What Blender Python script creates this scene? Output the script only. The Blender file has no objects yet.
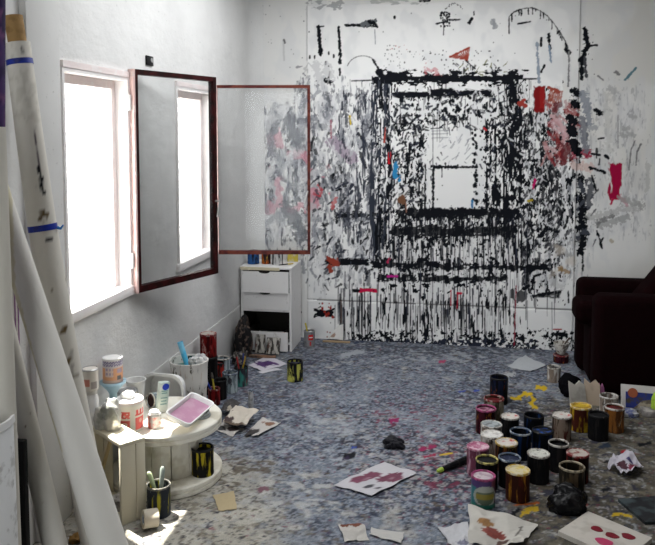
import bpy, bmesh, math, random
import numpy as np
from mathutils import Vector, Matrix
random.seed(7)
C = bpy.context.scene.collection
sc = bpy.context.scene
PI = math.pi

# ------------------------------------------------------------------ camera geometry
F = 760.0; PX = 327.5; PY = 192.0; H = 1.65
PITCH = math.atan((192 - 134) / F)
YAW = math.atan(138.5 / (F * math.cos(PITCH) + 58 * math.sin(PITCH)))
cp, sp, cy, sy = math.cos(PITCH), math.sin(PITCH), math.cos(YAW), math.sin(YAW)

def ray(u, v):
    x = (u - PX) / F; y = -(v - PY) / F
    f = cp + y * sp; z = -sp + y * cp
    return Vector((x * cy - f * sy, x * sy + f * cy, z))
def atz(u, v, z=0.0):
    r = ray(u, v); t = (z - H) / r.z
    return Vector((r.x * t, r.y * t, z))
def atY(u, v, Y):
    r = ray(u, v); t = Y / r.y
    return Vector((r.x * t, Y, H + r.z * t))
def atX(u, v, X):
    r = ray(u, v); t = X / r.x
    return Vector((X, r.y * t, H + r.z * t))
def project(X, Y, Z):                      # works on numpy arrays: world -> photograph coordinates
    Z = Z - H
    x = X * cy + Y * sy; D = -X * sy + Y * cy
    f = D * cp - Z * sp; up = D * sp + Z * cp
    return PX + F * x / f, PY - F * up / f
def depth(p):
    return (-p[0] * sy + p[1] * cy) * cp - (p[2] - H) * sp

XL, YB, CEIL = -1.695, 5.942, 2.85         # left wall, back wall, ceiling
XR, YREAR = 2.45, -1.6

# ------------------------------------------------------------------ materials
def new_mat(name):
    m = bpy.data.materials.new(name); m.use_nodes = True
    nt = m.node_tree; b = nt.nodes['Principled BSDF']
    return m, nt, b
def lin(c):
    return tuple((x / 12.92 if x <= .04045 else ((x + .055) / 1.055) ** 2.4) for x in c)
def rgb(r, g, b):
    return lin((r / 255, g / 255, b / 255))
def mixc(nt, fac, a, b):
    n = nt.nodes.new('ShaderNodeMix'); n.data_type = 'RGBA'
    for sock, val in ((n.inputs[0], fac), (n.inputs[6], a), (n.inputs[7], b)):
        if hasattr(val, 'links') or isinstance(val, bpy.types.NodeSocket): nt.links.new(val, sock)
        elif isinstance(val, tuple): sock.default_value = (*val[:3], 1)
        else: sock.default_value = val
    return n.outputs[2]
def ramp(nt, fac, stops):
    n = nt.nodes.new('ShaderNodeValToRGB'); e = n.color_ramp.elements
    e[0].position, e[0].color = stops[0][0], (*[stops[0][1]] * 3, 1)
    e[1].position, e[1].color = stops[1][0], (*[stops[1][1]] * 3, 1)
    nt.links.new(fac, n.inputs[0]); return n.outputs[0]
def noise(nt, scale, vec=None, detail=3.0, rough=.55, stretch=None, seed=0.0):
    tc = nt.nodes.new('ShaderNodeTexCoord'); mp = nt.nodes.new('ShaderNodeMapping')
    nt.links.new(tc.outputs['Object'], mp.inputs[0])
    mp.inputs['Scale'].default_value = stretch or (1, 1, 1)
    mp.inputs['Location'].default_value = (seed, seed * 1.7, seed * .6)
    n = nt.nodes.new('ShaderNodeTexNoise'); n.inputs['Scale'].default_value = scale
    n.inputs['Detail'].default_value = detail; n.inputs['Roughness'].default_value = rough
    nt.links.new(mp.outputs[0], n.inputs['Vector']); return n.outputs['Fac']
def bump(nt, b, h, strength=.3, dist=.005):
    n = nt.nodes.new('ShaderNodeBump'); n.inputs['Strength'].default_value = strength
    n.inputs['Distance'].default_value = dist
    nt.links.new(h, n.inputs['Height']); nt.links.new(n.outputs[0], b.inputs['Normal'])

MATS = {}
def plain(name, col, rough=.6, spotcol=None, spot=.0, scale=30, metallic=0, stretch=None, bumps=0.0, sheen=0):
    """a worn plain material: base colour with blotches of a second colour"""
    if name in MATS: return MATS[name]
    m, nt, b = new_mat(name)
    b.inputs['Roughness'].default_value = rough; b.inputs['Metallic'].default_value = metallic
    b.inputs['Specular IOR Level'].default_value = .15 if max(col) < .2 else .35
    s = (hash_name(name) % 97) * .31
    n = noise(nt, scale, stretch=stretch, seed=s)
    c2 = spotcol or tuple(x * .82 for x in col)
    t = .68 - spot * .35
    fac = ramp(nt, n, ((t - .06, 0), (t + .06, 1)))
    nt.links.new(mixc(nt, fac, col, c2), b.inputs['Base Color'])
    if bumps: bump(nt, b, n, bumps)
    if sheen: b.inputs['Sheen Weight'].default_value = sheen
    MATS[name] = m; return m
def hash_name(s):
    h = 7
    for ch in s: h = (h * 31 + ord(ch)) % 100003
    return h

def canmat(name, base, drip, third=None, amount=.5, rough=.45, metallic=0):
    """a paint tin: base colour with vertical runs of one or two paints"""
    if name in MATS: return MATS[name]
    m, nt, b = new_mat(name); s = (hash_name(name) % 89) * .37
    b.inputs['Roughness'].default_value = rough; b.inputs['Metallic'].default_value = metallic; b.inputs['Specular IOR Level'].default_value = .05
    n1 = noise(nt, 42, stretch=(1, 1, .16), seed=s, detail=4)
    n2 = noise(nt, 30, stretch=(1, 1, .35), seed=s + 5, detail=5, rough=.7)
    t = .66 - amount * .34
    c = mixc(nt, ramp(nt, n1, ((t - .04, 0), (t + .04, 1))), base, drip)
    c = mixc(nt, ramp(nt, n2, ((.58, 0), (.63, 1))), c, third or tuple(x * .5 for x in drip))
    nt.links.new(c, b.inputs['Base Color']); bump(nt, b, n1, .35, .003)
    MATS[name] = m; return m

def colmat(name, rough=.6, detail=None, bumps=0.0, bscale=60, spec=.5):
    """base colour taken from the paint laid down in the mesh's own colour attribute"""
    if name in MATS: return MATS[name]
    m, nt, b = new_mat(name)
    at = nt.nodes.new('ShaderNodeAttribute'); at.attribute_name = 'Col'
    out = at.outputs['Color']
    b.inputs['Roughness'].default_value = rough
    b.inputs['Specular IOR Level'].default_value = spec
    if detail:
        n = noise(nt, detail, detail=4)
        mm = nt.nodes.new('ShaderNodeMix'); mm.data_type = 'RGBA'; mm.blend_type = 'MULTIPLY'
        mm.inputs[0].default_value = .5
        nt.links.new(out, mm.inputs[6]); nt.links.new(ramp(nt, n, ((.3, .55), (.7, 1.25))), mm.inputs[7])
        out = mm.outputs[2]
    nt.links.new(out, b.inputs['Base Color'])
    if bumps: bump(nt, b, noise(nt, bscale, detail=4), bumps, .004)
    MATS[name] = m; return m

# ------------------------------------------------------------------ mesh building
def wloc(p):
    v = Vector((0, 0, 0))
    while p is not None: v += Vector(p.location); p = p.parent
    return v
class MB:
    def __init__(s): s.v = []; s.f = []; s.mi = []; s.c = None
    def add(s, vs, fs, mi=0):
        o = len(s.v); s.v += [tuple(x) for x in vs]
        s.f += [tuple(o + i for i in f) for f in fs]; s.mi += [mi] * len(fs); return s
    def box(s, lo, hi, mi=0, M=None):
        x0, y0, z0 = lo; x1, y1, z1 = hi
        vs = [(x0, y0, z0), (x1, y0, z0), (x1, y1, z0), (x0, y1, z0), (x0, y0, z1), (x1, y0, z1), (x1, y1, z1), (x0, y1, z1)]
        if M: vs = [M @ Vector(q) for q in vs]
        return s.add(vs, [(0, 3, 2, 1), (4, 5, 6, 7), (0, 1, 5, 4), (1, 2, 6, 5), (2, 3, 7, 6), (3, 0, 4, 7)], mi)
    def rbox(s, lo, hi, r=.01, seg=3, M=None, mi=0):
        bm = bmesh.new(); bmesh.ops.create_cube(bm, size=1)
        for q in bm.verts:
            q.co = Vector([lo[i] + (q.co[i] + .5) * (hi[i] - lo[i]) for i in range(3)])
        bmesh.ops.bevel(bm, geom=bm.edges[:], offset=r, segments=seg, profile=.5, affect='EDGES')
        bm.verts.index_update()
        vs = [(M @ q.co) if M else q.co.copy() for q in bm.verts]
        fs = [tuple(q.index for q in f.verts) for f in bm.faces]; bm.free()
        return s.add(vs, fs, mi)
    def lathe(s, prof, n=32, M=None, mi=0, sx=1, wob=0, seed=0, ring=False):
        rnd = random.Random(seed); vs = []; fs = []
        for (r, z) in prof:
            for k in range(n):
                a = 2 * PI * k / n; rr = r * (1 + wob * math.sin(3 * a + seed) + wob * .6 * math.sin(5 * a + 2 * seed))
                q = Vector((rr * math.cos(a) * sx, rr * math.sin(a), z)); vs.append(M @ q if M else q)
        m = len(prof)
        for i in range(m - 1):
            for k in range(n):
                a, b = i * n + k, i * n + (k + 1) % n
                fs.append((a, b, b + n, a + n))
        if ring or (prof[0][0] > 1e-6 and prof[-1][0] > 1e-6 and abs(prof[0][1] - prof[-1][1]) < .022):
            o = (m - 1) * n
            for k in range(n): fs.append((o + k, o + (k + 1) % n, (k + 1) % n, k))
            return s.add(vs, fs, mi)
        if prof[0][0] > 1e-6: fs.append(tuple(reversed(range(n))))
        if prof[-1][0] > 1e-6: fs.append(tuple((m - 1) * n + k for k in range(n)))
        return s.add(vs, fs, mi)
    def tube(s, pts, rad, n=10, mi=0, cap=True):
        P = [Vector(p) for p in pts]
        R = rad if isinstance(rad, (list, tuple)) else [rad] * len(P)
        vs = []; fs = []
        up = Vector((0, 0, 1))
        for i, p in enumerate(P):
            t = (P[min(i + 1, len(P) - 1)] - P[max(i - 1, 0)]).normalized()
            ref = up if abs(t.z) < .95 else Vector((1, 0, 0))
            a = t.cross(ref).normalized(); b = t.cross(a)
            for k in range(n):
                w = 2 * PI * k / n; vs.append(p + R[i] * (math.cos(w) * a + math.sin(w) * b))
        for i in range(len(P) - 1):
            for k in range(n):
                a, b = i * n + k, i * n + (k + 1) % n
                fs.append((a, b, b + n, a + n))
        if cap: fs += [tuple(reversed(range(n))), tuple((len(P) - 1) * n + k for k in range(n))]
        return s.add(vs, fs, mi)
    def prism(s, poly, z0, z1, mi=0, M=None):
        n = len(poly); vs = [(x, y, z0) for x, y in poly] + [(x, y, z1) for x, y in poly]
        if M: vs = [M @ Vector(q) for q in vs]
        return s.add(vs, [tuple(reversed(range(n))), tuple(range(n, 2 * n))] + [(i, (i + 1) % n, n + (i + 1) % n, n + i) for i in range(n)], mi)
    def build(s, name, mats, parent=None, smooth=True, angle=35, local=False, fix=True):
        me = bpy.data.meshes.new(name)
        off = Vector((0, 0, 0)); loc = Vector((0, 0, 0))
        if not local:
            if parent is None:
                A = np.array(s.v); lo = A.min(0); hi = A.max(0)
                loc = Vector(((lo[0] + hi[0]) / 2, (lo[1] + hi[1]) / 2, lo[2])); off = loc
            else: off = wloc(parent)
        me.from_pydata([tuple(Vector(q) - off) for q in s.v], [], s.f)
        if not isinstance(mats, (list, tuple)): mats = [mats]
        for m in mats: me.materials.append(m)
        me.polygons.foreach_set('material_index', s.mi)
        if s.c is not None:
            a = me.color_attributes.new('Col', 'FLOAT_COLOR', 'POINT')
            a.data.foreach_set('color', np.c_[np.array(s.c), np.ones(len(s.c))].astype(np.float32).ravel())
        if fix:
            bm = bmesh.new(); bm.from_mesh(me); bmesh.ops.recalc_face_normals(bm, faces=bm.faces); bm.to_mesh(me); bm.free()
        if smooth:
            me.polygons.foreach_set('use_smooth', [True] * len(me.polygons)); me.set_sharp_from_angle(angle=math.radians(angle))
        me.update()
        o = bpy.data.objects.new(name, me); C.objects.link(o); o.location = loc
        if parent is not None: o.parent = parent
        return o
def tag(o, label, cat, group=None, kind=None):
    o['label'] = label; o['category'] = cat
    if group: o['group'] = group
    if kind: o['kind'] = kind
    return o
def thing(name, label, cat, loc, group=None, kind=None):
    o = bpy.data.objects.new(name, None); C.objects.link(o); o.location = loc; o.empty_display_size = .05
    return tag(o, label, cat, group, kind)
def struct(o, label, cat):
    return tag(o, label, cat, None, 'structure')
def axisM(p, d, roll=0):
    """matrix whose z axis runs along d, at p"""
    q = Vector(d).to_track_quat('Z', 'Y')
    return Matrix.Translation(p) @ q.to_matrix().to_4x4() @ Matrix.Rotation(roll, 4, 'Z')

# ------------------------------------------------------------------ numpy noise for laying paint
def vnoise(u, v, su, sv, seed):
    r = np.random.RandomState(seed)
    a = u / su; b = v / sv
    ia = np.floor(a).astype(int); ib = np.floor(b).astype(int)
    fa = a - ia; fb_ = b - ib
    fa = fa * fa * (3 - 2 * fa); fb_ = fb_ * fb_ * (3 - 2 * fb_)
    G = r.rand(256, 256)
    g = lambda i, j: G[i % 256, j % 256]
    return (g(ia, ib) * (1 - fa) * (1 - fb_) + g(ia + 1, ib) * fa * (1 - fb_) + g(ia, ib + 1) * (1 - fa) * fb_ + g(ia + 1, ib + 1) * fa * fb_)
def fbm(u, v, su, sv, seed, oct=3):
    t = 0; w = 0; a = 1.0
    for k in range(oct):
        ca, sa = math.cos(.6 * k), math.sin(.6 * k)
        p_, q_ = u / su, v / sv
        t = t + a * vnoise((p_ * ca - q_ * sa) * 2 ** k, (p_ * sa + q_ * ca) * 2 ** k, 1.0, 1.0, seed + 13 * k); w += a; a *= .55
    return t / w
def sm(x): x = np.clip(x, 0, 1); return x * x * (3 - 2 * x)

class Canvas:
    """paint laid on a surface; u, v are the surface points seen in the photograph's frame"""
    def __init__(s, U, V, base):
        s.U, s.V = U, V; s.c = np.empty(U.shape + (3,)); s.c[:] = base
        s.rnd = random.Random(5)
    def win(s, u0, u1, v0, v1):
        ok = (s.U > u0) & (s.U < u1) & (s.V > v0) & (s.V < v1)
        rows = np.where(ok.any(1))[0]; cols = np.where(ok.any(0))[0]
        if len(rows) == 0 or len(cols) == 0: return None
        return slice(rows[0], rows[-1] + 1), slice(cols[0], cols[-1] + 1)
    def fastwin(s, u0, u1, v0, v1):
        if not hasattr(s, 'um'):
            s.um = s.U[s.U.shape[0] // 2]; s.vm = s.V[:, s.U.shape[1] // 2]
            s.mu = float(np.abs(s.U - s.um[None, :]).max()) + 1; s.mv = 14
        c0, c1 = np.searchsorted(s.um, (u0 - s.mu, u1 + s.mu))
        vm = -s.vm
        r0, r1 = np.searchsorted(vm, (-(v1 + s.mv), -(v0 - s.mv)))
        if c1 - c0 < 1 or r1 - r0 < 1: return None
        return slice(r0, r1), slice(c0, c1)
    def put(s, w, m, col):
        m = np.clip(m, 0, 1)[..., None]; s.c[w] = s.c[w] * (1 - m) + np.array(col) * m
    def full(s, m, col): s.put((slice(None), slice(None)), m, col)
    def env(s, u0, u1, v0, v1, e=12):
        d = np.minimum(np.minimum(s.U - u0, u1 - s.U), np.minimum(s.V - v0, v1 - s.V)); return sm(d / e + .5)
    def field(s, e, su, sv, seed, col, soft=.05, op=1.0, oct=3):
        n = fbm(s.U, s.V, su, sv, seed, oct)
        n = (n - .5) * 1.7 + .5
        s.full(op * sm((n - (1 - e)) / soft + .5) * (e > .01), col)
    def bar(s, u0, u1, v0, v1, col, rough=4, edge=1.2, su=6, sv=6, seed=1, op=1.0):
        w = s.fastwin(u0 - 6, u1 + 6, v0 - 6, v1 + 6)
        if w is None: return
        u, v = s.U[w], s.V[w]
        d = np.minimum(np.minimum(u - u0, u1 - u), np.minimum(v - v0, v1 - v))
        n = fbm(u, v, su, sv, seed)
        s.put(w, op * sm((d + rough * (n - .5) * 2) / edge + .5), col)
    def stroke(s, a, b, wd, col, rough=.5, op=1.0, seed=3, wd2=None):
        (x0, y0), (x1, y1) = a, b
        w = s.fastwin(min(x0, x1) - 3 * wd, max(x0, x1) + 3 * wd, min(y0, y1) - 3 * wd, max(y0, y1) + 3 * wd)
        if w is None: return
        u, v = s.U[w], s.V[w]; dx, dy = x1 - x0, y1 - y0; L = dx * dx + dy * dy + 1e-6
        t = np.clip(((u - x0) * dx + (v - y0) * dy) / L, 0, 1)
        d = np.hypot(u - x0 - t * dx, v - y0 - t * dy)
        ww = wd + ((wd2 if wd2 is not None else wd) - wd) * t
        n = (.6 * vnoise(u * .8 + v * .6, v * .8 - u * .6, 2.2, 2.2, seed) + .4 * vnoise(u * .5 - v * .87, v * .5 + u * .87, 1.1, 1.1, seed + 5)) if rough else .5
        s.put(w, op * sm((ww - d + rough * ww * 2 * (n - .5)) / .9 + .5), col)
    def path(s, pts, wd, col, **k):
        for a, b in zip(pts, pts[1:]): s.stroke(a, b, wd, col, **k)
    def drip(s, u, v, ln, wd, col, op=1.0):
        s.stroke((u, v), (u + s.rnd.uniform(-.4, .4), v + ln), wd, col, rough=.25, op=op, seed=s.rnd.randint(1, 900), wd2=wd * .6)
    def chips(s, n, u0, u1, v0, v1, ln, wd, cols, ang=None, spread=PI, op=(.8, 1)):
        for _ in range(n):
            u = s.rnd.uniform(u0, u1); v = s.rnd.uniform(v0, v1); l = s.rnd.uniform(.4, 1) * ln
            a = (ang if ang is not None else 0) + s.rnd.uniform(-spread, spread) / 2
            s.stroke((u, v), (u + l * math.cos(a), v + l * math.sin(a)), wd * s.rnd.uniform(.5, 1.2), s.rnd.choice(cols), rough=.8, seed=s.rnd.randint(1, 900), op=s.rnd.uniform(*op), wd2=wd * s.rnd.uniform(.1, 1))
    def dots(s, n, u0, u1, v0, v1, r, cols):
        for _ in range(n):
            u = s.rnd.uniform(u0, u1); v = s.rnd.uniform(v0, v1); q = r * s.rnd.uniform(.4, 1.2)
            s.stroke((u, v), (u + .1, v + s.rnd.uniform(0, q)), q, s.rnd.choice(cols), rough=.3, seed=s.rnd.randint(1, 900))

def grid_object(name, xs, ys, P, col, mat, parent=None):
    """grid mesh of len(ys) x len(xs) points P (rows, cols, 3) with paint colours"""
    R_, K = P.shape[:2]
    me = bpy.data.meshes.new(name)
    idx = np.arange(R_ * K).reshape(R_, K)
    q = np.stack([idx[:-1, :-1], idx[:-1, 1:], idx[1:, 1:], idx[1:, :-1]], -1).reshape(-1, 4)
    me.vertices.add(R_ * K); me.vertices.foreach_set('co', P.reshape(-1).astype(np.float32))
    me.loops.add(q.size); me.loops.foreach_set('vertex_index', q.ravel().astype(np.int32))
    me.polygons.add(len(q)); me.polygons.foreach_set('loop_start', (np.arange(len(q)) * 4).astype(np.int32))
    try: me.polygons.foreach_set('loop_total', np.full(len(q), 4, np.int32))
    except Exception: pass
    me.update(calc_edges=True)
    a = me.color_attributes.new('Col', 'FLOAT_COLOR', 'POINT')
    a.data.foreach_set('color', np.concatenate([col, np.ones(col.shape[:2] + (1,))], -1).astype(np.float32).ravel())
    me.materials.append(mat); me.validate(); me.update()
    o = bpy.data.objects.new(name, me); C.objects.link(o)
    if parent: o.parent = parent
    return o

# ================================================================== THE SETTING
INK = (.007, .008, .011); INKB = (.024, .028, .045); WHITE = (.80, .80, .79)
GREY = (.30, .31, .33); MAROON = (.20, .012, .018); RED = (.42, .02, .035); MAG = (.50, .02, .12)

def build_back_wall():
    dx = .0046
    xs = np.concatenate([np.arange(XL - .02, 1.46, dx), np.arange(1.50, XR + .02, .06)])
    zs = np.concatenate([np.arange(0, 2.72, dx), np.array([2.76, 2.80, CEIL + .02])])
    X, Z = np.meshgrid(xs, zs)
    Y = np.full_like(X, YB)
    board = sm((X + 1.243) / .006) * sm((.822 - X) / .006) * sm((2.655 - Z) / .008)
    groove = np.exp(-((Z - .316) / .006) ** 2) * (X > -1.25)
    Y = Y - .012 * board + .006 * groove
    U, V = project(X, np.full_like(X, YB), Z)
    k = Canvas(U, V, WHITE)
    rnd = k.rnd
    # plaster tone: the board is whiter than the bare wall to its right and left
    bare = 1 - board
    k.full(bare * .35, (.62, .61, .58))
    k.field(k.env(575, 900, -80, 300, 30) * .5, 40, 60, 31, (.60, .585, .54), .35, .5)
    k.field(np.full_like(U, .40), 16, 22, 33, (.64, .65, .66), .3, .45)
    # ---- grey scrubbed patches, left
    for (a, b, c, d, s, op, e) in ((256, 312, 110, 250, 11, .8, .46), (300, 376, 84, 262, 12, .62, .44), (316, 376, 255, 292, 17, .45, .36), (520, 585, 95, 290, 14, .5, .40), (588, 645, 85, 235, 15, .3, .34)):
        k.field(k.env(a, b, c, d, 22) * e, 6, 20, s, (.42, .43, .46), .45, op)
        k.field(k.env(a, b, c, d, 22) * (e - .13), 3.0, 11, s + 50, (.14, .15, .18), .22, op)
        k.field(k.env(a, b, c, d, 22) * (e - .18), 2.2, 5, s + 90, (.05, .055, .07), .12, op)
    for _ in range(40):
        u = rnd.uniform(302, 374); v = rnd.uniform(88, 235); l = rnd.uniform(10, 34)
        k.stroke((u, v), (u + rnd.uniform(-2, 2), v + l), rnd.uniform(1.2, 3.2), rnd.choice(((.10, .11, .135), (.22, .23, .26), (.06, .065, .085), (.36, .37, .40))), rough=1.3, op=rnd.uniform(.45, .85), seed=rnd.randint(1, 900))
    k.field(k.env(262, 300, 130, 215, 14) * .42, 9, 14, 71, (.62, .30, .36), .1, .7)
    k.field(k.env(302, 330, 150, 215, 14) * .40, 9, 12, 72, (.60, .22, .28), .1, .7)
    k.stroke((333, 142), (352, 158), 6, (.38, .31, .38), rough=.6, op=.85)
    for _ in range(230):
        u = rnd.uniform(300, 374); v = rnd.uniform(90, 285); a = rnd.choice((PI / 2, PI / 2.6, -PI / 3)) + rnd.uniform(-.3, .3); l = rnd.uniform(3, 15)
        k.stroke((u, v), (u + l * math.cos(a), v + l * math.sin(a)), rnd.uniform(.4, 1.7), rnd.choice((INK, INKB, GREY, (.10, .11, .13), (.7, .7, .71), (.7, .7, .71), (.45, .45, .48))), rough=.8, op=rnd.uniform(.5, .95), seed=rnd.randint(1, 900))
    for _ in range(46):
        u = rnd.uniform(256, 304); v = rnd.uniform(95, 240); l = rnd.uniform(6, 26); a = rnd.uniform(-1.2, 2.2)
        k.stroke((u, v), (u + l * math.cos(a), v + l * math.sin(a)), rnd.uniform(.8, 3.5), rnd.choice(((.12, .13, .16), (.3, .31, .34), (.72, .72, .72), (.5, .5, .52))), rough=.9, op=rnd.uniform(.4, .8), seed=rnd.randint(1, 900))
    k.stroke((286, 205), (303, 235), 6, (.09, .10, .12), rough=.9, op=.8); k.stroke((288, 120), (298, 145), 5, (.12, .13, .15), rough=.9, op=.8)
    k.stroke((270, 135), (272, 155), 4, (.22, .22, .25), rough=.9, op=.8)
    # ---- leaf-like splashes across the big square
    e = k.env(392, 560, 84, 275, 20)
    quiet = k.env(426, 482, 124, 212, 8)
    k.field(e * .23 * (1 - quiet), 2.8, 5, 21, INK, .06)
    k.field(k.env(535, 582, 110, 240, 14) * .33, 2.6, 7, 22, INK, .06); k.field(k.env(522, 560, 200, 300, 14) * .28, 2.8, 5, 52, INK, .06)
    k.chips(150, 392, 520, 92, 130, 7, 1.3, (INK, INK, INKB))
    k.chips(200, 392, 424, 115, 250, 7, 1.1, (INK, INK, INKB), ang=-1, spread=2.2)
    k.chips(220, 518, 562, 105, 270, 8, 1.5, (INK, INK, (.05, .05, .06)), ang=1.9, spread=1.5)
    k.chips(110, 310, 392, 170, 285, 6, 1.3, (INK, INKB), ang=2, spread=1.8)
    k.chips(40, 545, 600, 130, 240, 10, 1.4, (INK, (.1, .1, .11)), ang=1.9, spread=.8)
    # ---- columns of the squares
    def col(u0, u1, v0, v1, seed, dens=.6, c=INK, sv=40, op=1.0, su=3.2):
        e_ = k.env(u0, u1, v0, v1, 3)
        k.field(e_ * (dens - .21), su * .7, sv * .8, seed, c, .10, op); k.field(e_ * (dens - .33), 2.0, 4.0, seed + 400, c, .08, op)
    col(371, 393, 76, 262, 101, .62, (.03, .035, .05)); col(376, 384, 80, 260, 102, .62, INK, 25); col(386, 392, 84, 200, 107, .62, INK, 30)
    col(356, 366, 95, 235, 103, .52, INKB, 30, .85); col(343, 352, 130, 260, 104, .38, INKB, 26, .7)
    col(416, 427, 122, 222, 105, .60, INK, 26); col(404, 416, 130, 235, 106, .50, INK, 12)
    col(485, 507, 120, 232, 108, .66, INK, 22); col(505, 522, 76, 272, 109, .70, INK, 30); col(489, 495, 125, 220, 110, .62, INK, 30)
    col(522, 534, 110, 285, 111, .48, INK, 14)
    col(542, 562, 140, 215, 113, .52, (.03, .03, .035), 14); col(544, 552, 120, 190, 114, .50, INK, 16)
    # horizontal bars
    k.bar(376, 524, 73.5, 82, INK, 9, 1.2, 5, 2.6, 201); k.bar(377, 398, 71, 84, INK, 6, 1.2, 5, 4, 202); k.bar(384, 516, 77, 80.5, INK, 4, 1.2, 5, 2.5, 203)
    k.bar(392, 430, 92, 97, INK, 3, 1.2, 10, 2, 204); k.bar(430, 492, 90, 96, INK, 3.5, 1.2, 9, 2, 205)
    k.stroke((352, 81), (384, 80), .7, INK); k.stroke((505, 79), (536, 79), .8, INK)
    col(395, 516, 208, 236, 206, .60, INK, 9, 1, 5); k.bar(395, 520, 210, 215, INK, 8, 1.2, 4, 3, 207)
    k.bar(336, 378, 213, 217, INKB, 8, 1.4, 4, 3, 208, .85)
    k.bar(326, 368, 260, 265, INK, 3, 1.2, 8, 2, 209); k.bar(372, 440, 261, 268, INK, 4, 1.2, 7, 2, 210); k.bar(436, 548, 264.5, 270, INK, 3.5, 1.2, 9, 2, 211); k.bar(440, 470, 258, 267, INK, 5, 1.2, 5, 3, 511)
    k.bar(378, 416, 274, 281, INK, 3, 1.2, 8, 3, 212); k.bar(420, 508, 275, 282, INK, 5, 1.2, 6, 3, 213); k.bar(330, 368, 259, 264, INK, 4, 1.2, 6, 2, 513); k.bar(352, 378, 288, 292, INK, 2, 1.2, 8, 2, 214)
    k.bar(376, 384, 235, 267, INK, 4, 1, 3, 6, 215); k.bar(510.5, 515, 78, 270, INK, 9, 1.2, 2.6, 6, 216)
    k.bar(500, 528, 290, 300, INK, 6, 1.2, 4, 5, 217, .9); k.bar(536, 560, 292, 297, INK, 3, 1.5, 8, 2, 218, .85); k.stroke((533, 296), (560, 291), 1.6, INK, rough=.9)
    k.bar(315, 334, 309, 316, INK, 5, 1.2, 5, 3, 219)
    k.chips(420, 372, 562, 84, 262, 6, .8, ((.74, .74, .74), (.70, .70, .71), (.6, .6, .62)), ang=1.4, spread=1.8, op=(.6, .95))
    k.chips(160, 380, 525, 84, 262, 5, .8, (INK, INKB), ang=1.2, spread=2.2)
    # innermost square
    k.full(k.env(434, 474, 168, 209, 2), (.80, .80, .79))
    k.stroke((432, 166.5), (456, 167), 1.5, INK, rough=.8); k.stroke((452, 167.5), (477, 167), 1.1, INK, rough=.8)
    k.stroke((433.5, 166), (433, 210), 1.2, INK, rough=.8); k.dots(26, 473, 477, 168, 212, 1.3, (INK,))
    k.bar(428, 482, 208.5, 214, INK, 2.5, 1.2, 6, 3, 220); k.stroke((472, 201), (472, 207), 1.2, (.03, .17, .35)); k.stroke((442, 168), (442, 177), .5, INK)
    for v in (131, 134, 138): k.stroke((432, v), (448, v - .5), .6, GREY, op=.7)
    for _ in range(14):
        u = rnd.uniform(436, 470); v = rnd.uniform(140, 162); k.stroke((u, v), (u + rnd.uniform(2, 6), v - rnd.uniform(2, 7)), .5, GREY, op=.7)
    k.stroke((433, 112), (433, 166), .5, (.12, .12, .13), op=.8); k.dots(24, 472, 477, 128, 166, 1.3, (INK,)); k.dots(16, 480, 488, 120, 165, 1.2, (INK,))
    k.dots(60, 394, 520, 96, 128, 1.6, (INK,))
    # ---- runs of thin paint
    for _ in range(300):
        u = rnd.uniform(378, 528); v = rnd.uniform(208, 268); k.drip(u, v, rnd.uniform(8, 46), rnd.uniform(.3, .75), rnd.choice((INK, INK, INKB, (.08, .08, .09))))
    for _ in range(250):
        u = rnd.triangular(372, 515, 470) if rnd.random() < .85 else rnd.uniform(335, 372); v = rnd.uniform(283, 312)
        k.drip(u, v, rnd.uniform(10, 42), rnd.uniform(.3, .8), rnd.choice((INK, INK, INKB, (.06, .06, .07))))
    for _ in range(80):
        u = rnd.uniform(340, 560); v = rnd.uniform(268, 305); k.drip(u, v, rnd.uniform(8, 40), rnd.uniform(.3, .6), rnd.choice((INK, (.15, .15, .16))))
    for _ in range(330):
        u = rnd.uniform(380, 520); v = rnd.uniform(215, 335); k.drip(u, v, rnd.uniform(6, 26), rnd.uniform(.4, 1.1), (.72, .72, .72))
    for _ in range(60):
        u = rnd.uniform(400, 540); v = rnd.uniform(76, 120); k.drip(u, v, rnd.uniform(4, 26), .4, INK, .8)
    k.field(k.env(378, 525, 208, 245, 8) * .33, 2.4, 7, 23, INK, .08); k.field(k.env(378, 525, 240, 268, 8) * .24, 2.2, 14, 53, INK, .08)
    k.field(k.env(385, 520, 298, 346, 12) * .33, 1.8, 16, 24, INK, .10); k.field(k.env(345, 385, 310, 345, 10) * .24, 1.8, 12, 25, INK, .10)
    k.field(k.env(345, 580, 330, 352, 8) * .42, 2.4, 2.6, 26, INK, .1); k.field(k.env(345, 540, 338, 352, 5) * .5, 3, 2.2, 96, INKB, .1)
    k.field(k.env(378, 512, 216, 300, 8) * .24, 4.5, 5, 27, INK, .06)
    for (a, b, c, d, sd_) in ((374, 440, 262, 267, 610), (440, 530, 265, 269, 611), (380, 416, 275, 280, 612), (424, 506, 276, 281, 613), (398, 514, 210, 217, 614), (336, 376, 213, 217, 615), (392, 516, 226, 236, 616)):
        k.bar(a, b, c, d, INK, 5, 1.2, 5, 2.4, sd_, .95)
    # joint lines of the boards
    jl = np.exp(-((Z - .316) / .006) ** 2) * (X > -1.25) * (vnoise(U, V, 7, 7, 3) > .25)
    k.full(jl * .75, (.05, .045, .045))
    k.stroke((341.5, 300), (341.5, 322), .5, (.12, .08, .07)); k.stroke((307, 6), (307, 60), .8, (.35, .35, .36), op=.5)
    # ---- upper sparse marks
    k.stroke((318.5, 27), (321, 54), 2.0, INK, rough=.6); k.stroke((317, 27), (324, 26.5), .8, INK)
    k.stroke((338.8, 28), (340, 50), 1.3, INK, rough=.8); k.stroke((340.5, 50), (340, 63), 1.5, INK, rough=.8); k.stroke((340, 69), (340, 75), 1.1, INK)
    k.stroke((346, 25), (377, 26.5), 1.4, INK, rough=.9); k.stroke((364, 24), (374, 22), 3, (.12, .13, .14), rough=.9); k.stroke((370, 22), (375, 24), 2, INK)
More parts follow.
